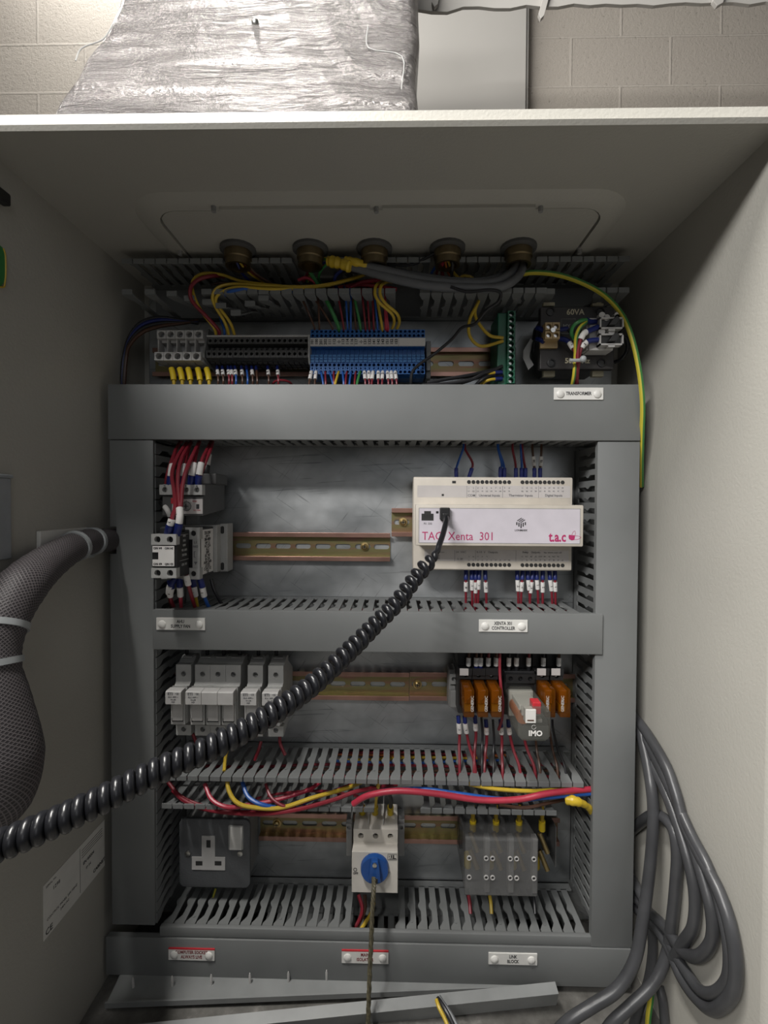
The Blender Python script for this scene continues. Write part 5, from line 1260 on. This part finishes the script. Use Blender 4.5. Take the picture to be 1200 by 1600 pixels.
for i, (px, col, m_, dx, fer) in enumerate(BW):
    y0_ = 1118 if px < 760 else 1124
    wire(col, [(px-1, y0_, -44), (px, y0_+14, -46), (px+1+dx*.15, y0_+32, -44), (px+dx*.5, y0_+50, -48), (px+dx, y0_+72, -58), (px+dx*1.2, y0_+95, -64)], 1.7 if col == 'red' else 1.4, '%s wire dropping from the relays into the trunking, %s' % (WN[col], ['leftmost with sleeve', 'second sleeved one', 'third sleeved one', 'fourth sleeved one', 'fifth sleeved one', 'sixth sleeved one', 'left of three under the clear relay', 'middle of three under the clear relay', 'right of three under the clear relay', 'between the third and fourth sleeved wires', 'between the fourth and fifth sleeved wires', 'furthest right'][i]), g, fer='navy' if fer else None, fl=8, fr=2.4, mark=m_, ml=12 if px < 730 else 8)
# wires in the open trunk between rows
g = 'wires lying in the open trunking above the bottom row'
def inner(col, pts, r, lb): wire(col, pts, r, lb, g, n=7)
inner('bred', [(552, 1256, -84), (575, 1243, -88), (620, 1236, -90), (680, 1240, -90), (750, 1250, -90), (810, 1249, -90), (860, 1239, -88), (925, 1233, -70), (960, 1230, -60)], 3.2, 'thick bright red wire sweeping right from the isolator')
inner('wblue', [(600, 1236, -60), (660, 1234, -74), (720, 1242, -84), (790, 1250, -86), (860, 1244, -84), (925, 1239, -70), (960, 1238, -60)], 3.0, 'thick blue wire sweeping right under the thick red wire')
inner('red', [(270, 1235, -60), (290, 1252, -70), (330, 1266, -76), (400, 1272, -80), (460, 1266, -80), (520, 1250, -80), (560, 1236, -74), (620, 1226, -50)], 2.3, 'lowest red wire bowing across the left half of the trunking')
inner('red', [(262, 1222, -56), (285, 1246, -66), (330, 1262, -72), (400, 1267, -76), (455, 1258, -78), (500, 1244, -72), (560, 1222, -50)], 2.0, 'second red wire bowing across the left half of the trunking')
inner('bred', [(320, 1225, -70), (330, 1248, -80), (350, 1260, -84), (375, 1260, -80), (430, 1250, -70), (480, 1235, -60), (500, 1222, -50)], 2.3, 'bright red wire dropping out of the slots and curving right')
inner('yellow', [(354, 1210, -68), (358, 1236, -78), (372, 1255, -84), (400, 1262, -84), (440, 1262, -80), (490, 1246, -76), (540, 1232, -60), (570, 1220, -50)], 2.3, 'yellow wire dropping out of the slots and curving right')
inner('wblue', [(378, 1220, -66), (388, 1245, -78), (412, 1258, -82), (450, 1262, -74), (500, 1244, -70), (545, 1228, -55)], 2.3, 'blue wire dropping out of the slots beside the yellow one')
inner('red', [(415, 1225, -66), (424, 1246, -76), (445, 1260, -80), (470, 1258, -74), (510, 1236, -60)], 1.7, 'thin red wire looping beside the blue one')
inner('red', [(400, 1248, -50), (440, 1240, -50), (500, 1236, -50), (560, 1244, -46)], 1.6, 'thin red wire lying level behind the bowing wires')
inner('yellow', [(720, 1222, -70), (770, 1232, -76), (830, 1236, -76), (880, 1233, -70), (925, 1232, -50)], 2.2, 'yellow wire just under the slot tips on the right')
inner('brown', [(780, 1258, -70), (820, 1262, -76), (860, 1254, -72), (900, 1246, -60)], 1.8, 'thin dark red wire sagging under the thick blue wire')
for i, (col, y0_, dp) in enumerate((('red', 1196, -16), ('brown', 1204, -26), ('red', 1212, -40), ('yellow', 1186, -7), ('red', 1178, -5), ('orange', 1181, -6), ('wblue', 1190, -10))):
    xs_ = [270, 380, 500, 620, 740, 880] if i < 3 else [520, 580, 650, 720, 790]
    inner(col, [(x, y0_+2.5*math.sin(x*.02+i*1.3), dp+1.5*math.sin(x*.013+i)) for x in xs_], 1.7, '%s wire seen only through the slots, %s' % (WN[col], ['high at the back', 'mid depth', 'toward the front', 'short and low', 'short and high', 'short, beside the brown one', 'short, highest of all'][i]))
b = B(); P = smooth_path([at(884, 1249, -80), at(900, 1252, -84), at(915, 1258, -80), at(926, 1268, -70)], 5); b.tube(P, [4.4+1.0*math.sin(i*.4+.5)+.5*math.sin(i*2.3) for i in range(len(P))], 10)
tag(b.build('tape_wrap', M['tape'], None, True), 'crumpled yellow tape end beside the right lid in the open trunking', 'tape')

# ------------------------------------------------------------------ bottom row: socket, isolator, link block
x0, x1, z0, z1 = rect(280, 1280, 390.5, 1387, -46)
t = thing('wall_socket', 'slate grey single switched mains socket at the bottom left', 'socket', ((x0+x1)/2, -2, z0))
b = B(); b.rprism(x0, x1, z0, z1, -46, -42, 7, 6, .8); b.build('face_plate', M['sock'], t, True)
b = B(); b.rprism(x0+3, x1-3, z0+3, z1-3, -42, -2.2, 6); b.build('back_box', M['mgrey'], t)
def sp(cx, cy, y=-46): return at(230+cx/3.243, 1240+cy/3.243, y)
a, d = sp(278, 212), sp(345, 320); e, f = sp(228, 318), sp(396, 385)
o = B().prism([(e.x, f.z), (f.x, f.z), (f.x, e.z), (d.x, e.z), (d.x, a.z), (a.x, a.z), (a.x, e.z), (e.x, e.z)], 'y', -47.2, -45.8).build('outlet', M['lgrey'], t)
b = B(); a, d = sp(302, 232), sp(323, 270); b.box(a.x, d.x, -47.4, -47, d.z, a.z)
a, d = sp(248, 338), sp(282, 360); b.box(a.x, d.x, -47.4, -47, d.z, a.z); a, d = sp(344, 338), sp(378, 360); b.box(a.x, d.x, -47.4, -47, d.z, a.z); b.build('pin_slots', M['hole'], o)
a, d = sp(413, 158), sp(488, 282); b = B(); b.box(a.x, d.x, -47.5, -45.8, d.z, a.z, .6); o = b.build('switch_frame', M['grey'], t)
a, d = sp(424, 164), sp(484, 276); b = B(); b.prism([(-47.4, d.z), (-51, d.z+1), (-49.6, a.z-16), (-48, a.z), (-47.4, a.z)], 'x', a.x, d.x, .3); b.build('rocker', M['white'], o)
for cx, cy in ((206, 303), (471, 303)):
    c = sp(cx, cy); b = B(); b.lathe([(3.6, 0), (3.2, 1.2), (1, 1.6)], (c.x, -46, c.z), (0, -1, 0), 14); b.build('face_screw', M['steel'], t, True)
wire('earth', [(337, 1388, -30), (333, 1402, -34), (328, 1420, -40)], 1.6, 'thin green-and-yellow wire under the mains socket')

# isolator
ip = lambda px, py, y: at(px, py, y)
x0, x1, z0, z1 = rect(549.6, 1331, 621.5, 1395, -78)
t = thing('rotary_isolator', 'cream rotary main isolator with a round blue knob, bottom centre', 'isolator', ((x0+x1)/2, -9, z0))
zA1 = at(585, 1314, -54).z; zA2 = at(585, 1293, -54).z; zA3 = at(585, 1266, -22).z
b = B()
b.prism([(-9, z0+6), (-60, z0), (-78, z0), (-78, z1), (-56, zA1), (-50, zA1), (-50, zA2-.2), (-22, zA3), (-9, zA3)], 'x', x0, x1, .5)
b.build('body', M['iso'], t)
b = B(); w3 = (x1-x0)/3
for k in range(3): b.cell(x0+w3*k, x0+w3*(k+1), zA1, zA2, -57, 7, 3.2, 16)
b.build('terminal_front', M['iso'], t)
b = B()
for k in (1, 2): b.prism([(-50, zA2+1), (-24, zA3+12), (-10, zA3+12), (-10, zA2+4)], 'x', x0+w3*k-.5, x0+w3*k+.5)
b.build('pole_fins', M['lgrey'], t)
for px0, px1, nm in ((541, 550, 0), (622, 632, 0)):
    a0, a1, c0, c1 = rect(px0, 1281, px1, 1338, -30); b = B(); b.box(a0, a1, -30, -9, c0, c1, .8); b.cell(a0+.2, a1-.2, c1-12, c1-3, -33, 4, 2.2, 10); b.build('side_clip', M['mgrey'], t)
kc = at(585.3, 1361, -84); kg = at(585.3, 1361.5, -91)
b = B(); b.lathe([(15.6, 0), (15.4, 4), (14.6, 6)], (kc.x, -78, kc.z), (0, -1, 0), 32); kn = b.build('knob', M['knob'], t, True)
b = B(); b.prism([(kg.x-7, kg.z-13), (kg.x+7, kg.z-13), (kg.x+5.2, kg.z+4), (kg.x+3.4, kg.z+10.5), (kg.x-3.4, kg.z+10.5), (kg.x-5.2, kg.z+4)], 'y', -91, -84, 1.0); b.build('grip', M['knob'], kn, True)
B().box(kg.x-3.4, kg.x+3.4, -91.4, -86, kg.z-13.2, kg.z-8, .4).build('cord_hole', M['black'], kn)
b = B(); b.lathe([(2.6, 0), (2.4, 1), (1, 1.2)], (kg.x, -91, kg.z+6.8), (0, -1, 0), 12); b.build('knob_screw', M['steel'], kn, True)
b = B(); b.tube(smooth_path([(kc.x+17.2*math.cos(math.radians(q)), -78.3, kc.z+17.2*math.sin(math.radians(q))) for q in range(-75, -5, 10)], 2), .8, 6); b.build('pointer_groove', M['lgrey'], t)
b = B(); c = at(582, 1336, -78); put_text(b, 'ON  1', 3.8, c.x, -78.2, c.z, bold=.08)
c = at(555, 1358.5, -78); b.tube([Vector((c.x+1.8*math.cos(q/10*2*PI), -78.2, c.z+1.8*math.sin(q/10*2*PI))) for q in range(11)], .3, 4); c = at(555.5, 1364.5, -78); put_text(b, 'OFF', 3.2, c.x, -78.2, c.z, bold=.06)
c = at(613, 1339, -78); L = 5
b.tube([Vector((c.x+a_, -78.2, c.z+q)) for a_, q in ((-L, -3.2), (L, -3.2), (L, 3.2), (-L, 3.2), (-L, -3.2))], .25, 4)
b.box(c.x+.5, c.x+2, -78.3, -78.1, c.z-2.2, c.z+2.2); b.box(c.x+.5, c.x+4, -78.3, -78.1, c.z-2.2, c.z-1.2); b.box(c.x-3.6, c.x-3, -78.3, -78.1, c.z-.5, c.z+1.2); b.box(c.x-3.6, c.x+.4, -78.3, -78.1, c.z-2.2, c.z-1.8); b.box(c.x-1.6, c.x-.4, -78.3, -78.1, c.z-1, c.z+2)
b.build('lettering', M['ink'], t)
g = 'fat yellow ferrules on top of the isolator'
for i, (px, c2, p2) in enumerate(((566, 'bred', (552, 1253)), (586, 'yellow', (592, 1225)), (610, 'wblack', (606, 1238)))):
    wire(c2, [(px, 1273, -28), (px, 1262, -34), (px-(2 if i == 0 else -1), 1250, -46), (p2[0]+(8 if i == 0 else 0), p2[1]-4, -70)], 2.4, '%s conductor with a fat yellow ferrule entering the isolator, %s' % (WN[c2], ('left', 'middle', 'right')[i]), g, fer='yferrule', fl=16, fr=3.8)
g = 'wires dropping behind the isolator into the bottom trunking'
for i, (c2, pts) in enumerate((('red', [(560, 1398, -30), (566, 1420, -36), (560, 1440, -42), (548, 1458, -50)]), ('brown', [(570, 1398, -26), (570, 1422, -34), (560, 1445, -42), (556, 1458, -50)]), ('yellow', [(584, 1398, -30), (582, 1422, -38), (572, 1440, -48), (562, 1455, -56)]))):
    wire(c2, pts, 2.2, '%s wire curling down behind the isolator, %s' % (WN[c2], ('left', 'middle', 'right')[i]), g)
# twisted cord hanging from the knob
P = smooth_path([at(584, 1371, -91), at(584, 1390, -104), at(582, 1420, -112), at(580, 1470, -118), at(577, 1540, -126), at(575, 1610, -132), at(574, 1660, -134)], 14)
t = thing('hanging_cord', 'dark twisted cord hanging from the blue isolator knob', 'cord', P[-1])
for s in range(3):
    Q = []
    for i, p in enumerate(P):
        a_ = i*.55+s*2*PI/3; Q.append(p+Vector((math.cos(a_)*1.25, math.sin(a_)*1.25, 0)))
    b = B(); b.tube(Q, 1.35, 6); b.build('strand', M['twine'], t, True)

# link block
x0, x1, z0, z1 = rect(727, 1310, 840, 1402, -76)
t = thing('link_block', 'four-way link block under a smoky clear cover at the bottom right', 'link block', ((x0+x1)/2, -9, z0))
zt_ = at(780, 1288, -44).z
b = B(); b.prism([(-10, zt_-4), (-44, zt_), (-74, z1), (-76, z1-3), (-76, z0+2), (-74, z0), (-30, z0+6), (-10, z0+8)], 'x', x0, x1, .8)
b.build('cover', M['clear'], t, True)
xr = at(862, 1340, -30).x
B().box(x0+2, xr, -14, -9, z0+8, zt_-2, .5).build('base', M['black'], t)
b = B(); b.box(xr-1.2, xr, -46, -9, z0+12, zt_-1, .4); b.build('end_plate', M['dgrey'], t)
pw = (x1-x0)/3
for k in range(4):
    xx = x0+4+k*pw
    if k: B().box(xx-8.5, xx-3, -73.5, -64, z0+3, z1-2, .4).build('divider', M['mgrey'], t)
    m_ = B(); m_.box(xx+2, xx+pw-12, -34, -14, z0+10, zt_-6, .8)
    if k < 3: m_.build('pole_body', M['dgrey'], t)
    for zz in (z0+44, z0+24):
        b = B(); s_ = Vector((xx+5, -52, zz+12)); b.cyl(s_, (7, -6, -17), 2.9, 21, 10); b.build('brass_post', M['brassb'], t, True)
    b = B(); b.lathe([(4.2, 0), (4.2, 15), (3, 17)], (xx+3, -48, z0+28), (0, 0, -1), 10); b.build('yellow_sleeve', M['yferrule'], t, True)
for px in (733, 759.5, 769.5, 797, 807, 834):
    for py in (1340, 1370):
        c = at(px, py+(px-733)*.018, -76); b = B(); b.lathe([(2.6, 0), (2.6, 1.2), (1.7, 1.2), (1.7, .3)], (c.x, -76, c.z), (0, -1, 0), 14); b.m = 1; b.lathe([(1.6, 0), (1.6, .5)], (c.x, -76, c.z), (0, -1, 0), 10); b.build('cover_screw', [M['lgrey'], M['black']], t, True)
g = 'fat yellow ferrules above the link block'
for i, px in enumerate((739, 775, 811, 847)):
    wire('yellow', [(px, 1296, -40), (px, 1284, -44), (px, 1272, -46), (px, 1258, -44)], 2.4, 'yellow-sleeved conductor entering the top of the link block, %s of four' % nth(i, 4), g, fer='yferrule', fl=14, fr=3.9)
g = 'wires under the link block'
for i, (px, c2) in enumerate(((732, 'red'), (765, 'yellow'), (833, 'wblack'))):
    wire(c2, [(px, 1398, -42), (px+2, 1412, -46), (px+3, 1428, -52)], 2.0, '%s wire leaving the bottom of the link block, %s' % (WN[c2], ('left', 'middle', 'right')[i]), g)

# ------------------------------------------------------------------ coiled cord
cp = [(697, 806, 518), (697, 815, 506), (692, 835, 490), (686, 852, 478), (680, 866, 470), (650, 902, 446), (618, 944, 420), (586, 976, 402), (560, 1003, 385), (500, 1060, 345), (430, 1112, 310), (340, 1163, 286), (250, 1203, 268), (150, 1254, 250), (60, 1296, 238), (-60, 1345, 226)]
K = [at(px, py, d-600) for px, py, d in cp]
P = smooth_path(K, 14)
start = 14*4; C0 = P[:start+1]
axis = P[start:]
turns = [0, 3.4, 7.1, 10.2, 12.7, 18.2, 23.8, 29.8, 34.8, 40.1, 44.5, 50]
h = []; T = len(axis)
up = Vector((0, 0, 1)); tt = (axis[1]-axis[0]).normalized(); N = (up-tt*up.dot(tt)).normalized()
fr_ = []
for i, p in enumerate(axis):
    tt = (axis[min(i+1, T-1)]-axis[max(i-1, 0)]).normalized(); N = (N-tt*N.dot(tt)).normalized(); fr_.append((p, N.copy(), tt.cross(N)))
STEP = 16
tot = turns[-1]; ns = int(tot*STEP)
def turn_to_axis(u):
    for k in range(len(turns)-1):
        if turns[k] <= u <= turns[k+1]: return (k+(u-turns[k])/(turns[k+1]-turns[k]))*14
    return T-1
for j in range(ns+1):
    u = j/STEP; s = min(turn_to_axis(u), T-1.001); i = int(s); f = s-i
    p = fr_[i][0].lerp(fr_[i+1][0], f); Nn = fr_[i][1].lerp(fr_[i+1][1], f); Bb = fr_[i][2].lerp(fr_[i+1][2], f)
    R0 = 5.1*min(1, .15+u*.5); a_ = -2*PI*u + 1.2
    h.append(p + (Nn*math.cos(a_)+Bb*math.sin(a_))*R0)
Q = C0[:-2] + smooth_path([C0[-3], h[2], h[5]], 4)[1:-1] + h[5:]
t = thing('coiled_cord', 'black coiled cord plugged into the controller and sagging to the lower left', 'cord', K[0])
b = B(); b.tube(Q, 2.95, 12); b.build('cord', M['coil'], t, True)
c = at(695, 806, -80); b = B(); b.box(c.x-5.4, c.x+5.2, -83, -76.6, c.z-4.4, c.z+9, 1); b.box(c.x-3, c.x+3, -88, -82, c.z-4.5, c.z+3, 1); b.build('plug', M['black'], t)

# ------------------------------------------------------------------ braided harness at the left
hp = [(200, 848, -22), (190, 845, -42), (180, 844, -63), (166, 844, -84), (132, 848, -128), (102, 862, -160), (64, 888, -192), (32, 920, -220), (8, 962, -238), (-4, 1010, -248), (-4, 1050, -252), (2, 1110, -254), (4, 1180, -256), (-10, 1240, -260), (-60, 1290, -270), (-140, 1340, -290)]
P = smooth_path([at(*q) for q in hp], 6)
rad = []
base = [11, 12, 12.6, 12.6, 13, 14, 16.5, 18.5, 17.5, 15.5, 15, 20, 26, 26, 22, 20]
for i in range(len(P)):
    s = min(i/6, len(base)-1.001); k = int(s); rad.append(base[k]+(base[k+1]-base[k])*(s-k))
t = thing('cable_harness', 'thick braided grey cable harness bending down the left side', 'cable harness', P[-1])
b = B(); b.tube(P, [r+.25*math.sin(i*3.1) for i, r in enumerate(rad)], 28); b.build('braided_sleeve', M['braid'], t, True)
for (px, py, y_, d) in ((146, 846, -110, 0), (114, 856, -146, 0), (4, 976, -242, 0), (-4, 1038, -251, 0)):
    c = at(px, py, y_); i = min(range(1, len(P)-1), key=lambda k: (P[k]-c).length)
    tt = (P[i+1]-P[i-1]).normalized(); r = rad[i]+.7
    ax = Vector((0, 1, 0)) if abs(tt.y) < .9 else Vector((0, 0, 1)); n1 = (ax-tt*ax.dot(tt)).normalized(); n2 = tt.cross(n1)
    b = B(); R = []
    prof = [(-2.4, -1), (-2.4, .9), (2.4, .9), (2.4, -1)]
    for q in range(24):
        dv = n1*math.cos(2*PI*q/24)+n2*math.sin(2*PI*q/24); R.append([b.v(P[i]+dv*(r+o_)+tt*s_) for s_, o_ in prof])
    for q in range(24):
        for k in range(4): b.poly([R[q][k], R[q][(k+1) % 4], R[(q+1) % 24][(k+1) % 4], R[(q+1) % 24][k]])
    b.build('cable_tie', M['tie'], t, True)
c0, c1 = lwall(56, 830), lwall(132, 866)
t = thing('tie_mount', 'white adhesive tie mount on the cabinet side behind the harness', 'mount', (XL, (c0.y+c1.y)/2, c1.z-4))
B().box(XL+.1, XL+4, c0.y, c1.y, c1.z-4, c0.z, .8).build('pad', M['white'], t)
a = lwall(125, 862); B().box(XL+4, XL+12, a.y-10, a.y+6, a.z-6, a.z+2, 1).build('saddle', M['tie'], t)

# ------------------------------------------------------------------ cables looping at the lower right
g = 'thick grey cables looping at the lower right'
def cab_(pts, lb, r=5.2):
    out = []
    for px, py, y in pts:
        x = at(px, py, y).x
        if x > XR-r-2: y = -600+(600+y)*(XR-r-2)/x
        out.append((px, py, y))
    wire('wdgrey', out, r, lb, g, name='cable', cat='cable', n=8)
cab_([(973, 1118, -28), (997, 1132, -62), (1008, 1175, -84), (1017, 1225, -104), (1021, 1270, -112), (1018, 1330, -118), (1012, 1385, -120), (1004, 1440, -124), (992, 1500, -130), (965, 1545, -134), (925, 1572, -136), (888, 1596, -138), (860, 1625, -136)], 'nearest grey cable, dropping straight then sweeping left along the cabinet floor', 5.6)
cab_([(973, 1110, -28), (996, 1130, -54), (1012, 1180, -74), (1036, 1228, -96), (1058, 1285, -104), (1076, 1345, -108), (1086, 1400, -110), (1083, 1448, -108), (1066, 1476, -100), (1052, 1500, -90)], 'grey cable leaning right then hooking back at mid height')
cab_([(973, 1100, -28), (998, 1128, -46), (1020, 1160, -60), (1042, 1200, -72), (1056, 1240, -84), (1070, 1290, -90), (1096, 1340, -96), (1124, 1395, -100), (1142, 1450, -104), (1150, 1510, -108), (1143, 1555, -110), (1115, 1578, -106), (1088, 1560, -98), (1064, 1525, -90), (1045, 1480, -80), (1020, 1440, -70), (1000, 1395, -56), (973, 1350, -28)], 'outermost grey cable making the widest loop on the right')
cab_([(973, 1310, -28), (1000, 1286, -60), (1025, 1273, -76), (1050, 1292, -86), (1058, 1330, -98), (1056, 1380, -108), (1050, 1440, -116), (1042, 1490, -124), (1022, 1535, -130), (985, 1572, -134), (955, 1600, -136), (935, 1630, -134)], 'second grey cable sweeping left across the cabinet floor', 5.4)
cab_([(1080, 1310, -84), (1098, 1370, -90), (1112, 1425, -94), (1112, 1470, -96), (1092, 1494, -92), (1066, 1486, -84), (1040, 1450, -74), (1004, 1415, -56), (973, 1380, -28)], 'inner grey cable loop with a low hook')
cab_([(973, 1105, -28), (1000, 1138, -58), (1044, 1225, -86), (1078, 1300, -94), (1104, 1350, -96), (1122, 1400, -92), (1138, 1470, -90), (1138, 1525, -94), (1120, 1550, -94), (1095, 1548, -90), (1070, 1515, -84), (1040, 1470, -72), (1004, 1430, -52), (973, 1400, -28)], 'grey cable lying inside the widest loop', 4.8)
cab_([(1016, 1430, -90), (1020, 1480, -100), (1014, 1530, -106), (1000, 1570, -110), (985, 1620, -110)], 'grey cable hanging behind the two nearest ones', 4.6)
cab_([(1030, 1540, -80), (1036, 1570, -84), (1040, 1620, -86)], 'short dark grey cable end at the bottom edge', 4.4)
wire('earth', [(1020, 1535, -110), (1017, 1560, -114), (1013, 1590, -118), (1011, 1630, -118)], 2.8, 'green-and-yellow earth cable end between the grey cables at the bottom', None, name='earth_cable', cat='cable')

# ------------------------------------------------------------------ loose trunking lids on the cabinet floor
def lid(name, label, pa, pb, width, hgt, tilt, zbase, mat='lid', pins=0):
    """U-shaped loose lid lying from pa to pb (floor points)"""
    a, c = Vector(pa), Vector(pb); d = (c-a); L = d.length; d.normalize(); s = Vector((-d.y, d.x, 0)).normalized()
    up = Vector((0, 0, 1)); n = (up*math.cos(tilt)+s*math.sin(tilt)).normalized(); s2 = n.cross(d).normalized()
    t = thing(name, label, 'trunking lid', a, 'loose trunking lids on the cabinet floor')
    prof = [(0, 0), (0, hgt), (2, hgt), (2, 2), (width-2, 2), (width-2, hgt), (width, hgt), (width, 0)]
    prof = [(0, 0), (width, 0), (width, hgt), (width-1.8, hgt), (width-1.8, 2), (1.8, 2), (1.8, hgt), (0, hgt)]
    b = B(); A = [b.v(a+s2*u+n*v) for u, v in prof]; Cc = [b.v(c+s2*u+n*v) for u, v in prof]
    b.poly(A); b.poly(Cc[::-1])
    for k in range(8): b.poly([A[k], Cc[k], Cc[(k+1) % 8], A[(k+1) % 8]])
    bmesh.ops.recalc_face_normals(b.bm, faces=b.bm.faces[:]); b.build('lid', M[mat], t)
    for k in range(pins):
        f = (k+.5)/pins; q = a+d*(L*f)+s2*(width*.5)+n*2
        b = B(); b.lathe([(1.4, 0), (1.4, 9), (.5, 12)], q, n, 8); b.build('fixing_peg', M['lgrey'], t, True)
    return t
lid('loose_lid', 'pale grey loose trunking lid lying slantwise across the cabinet floor, in front', (-316, -142, ZB+2), (174, -108, ZB+30), 22, 10, 1.2, 0, pins=0)
lid('loose_lid', 'darker loose trunking lid with pegs, lying behind the pale one', (-300, -112, ZB+6), (160, -84, ZB+8), 36, 6, -.1, 0, 'lid', 11)
lid('loose_lid', 'loose trunking lid with pegs at the bottom left corner of the picture', (-310, -176, ZB+2), (20, -165, ZB+4), 34, 8, 0.1, 0, 'trunk', 6)
g = 'cut cable ends on the cabinet floor'
wire('wblack', [(684, 1560, -128), (690, 1568, -134), (700, 1585, -142), (712, 1610, -150)], 2.0, 'black wire end poking up in front of the pale loose lid', g)
wire('yellow', [(682, 1562, -130), (686, 1574, -136), (695, 1592, -142), (704, 1615, -150)], 1.9, 'yellow wire end poking up in front of the pale loose lid', g)
wire('wgrey', [(686, 1558, -126), (694, 1570, -132), (706, 1588, -140), (718, 1612, -150)], 2.2, 'blue-grey wire end poking up in front of the pale loose lid', g)
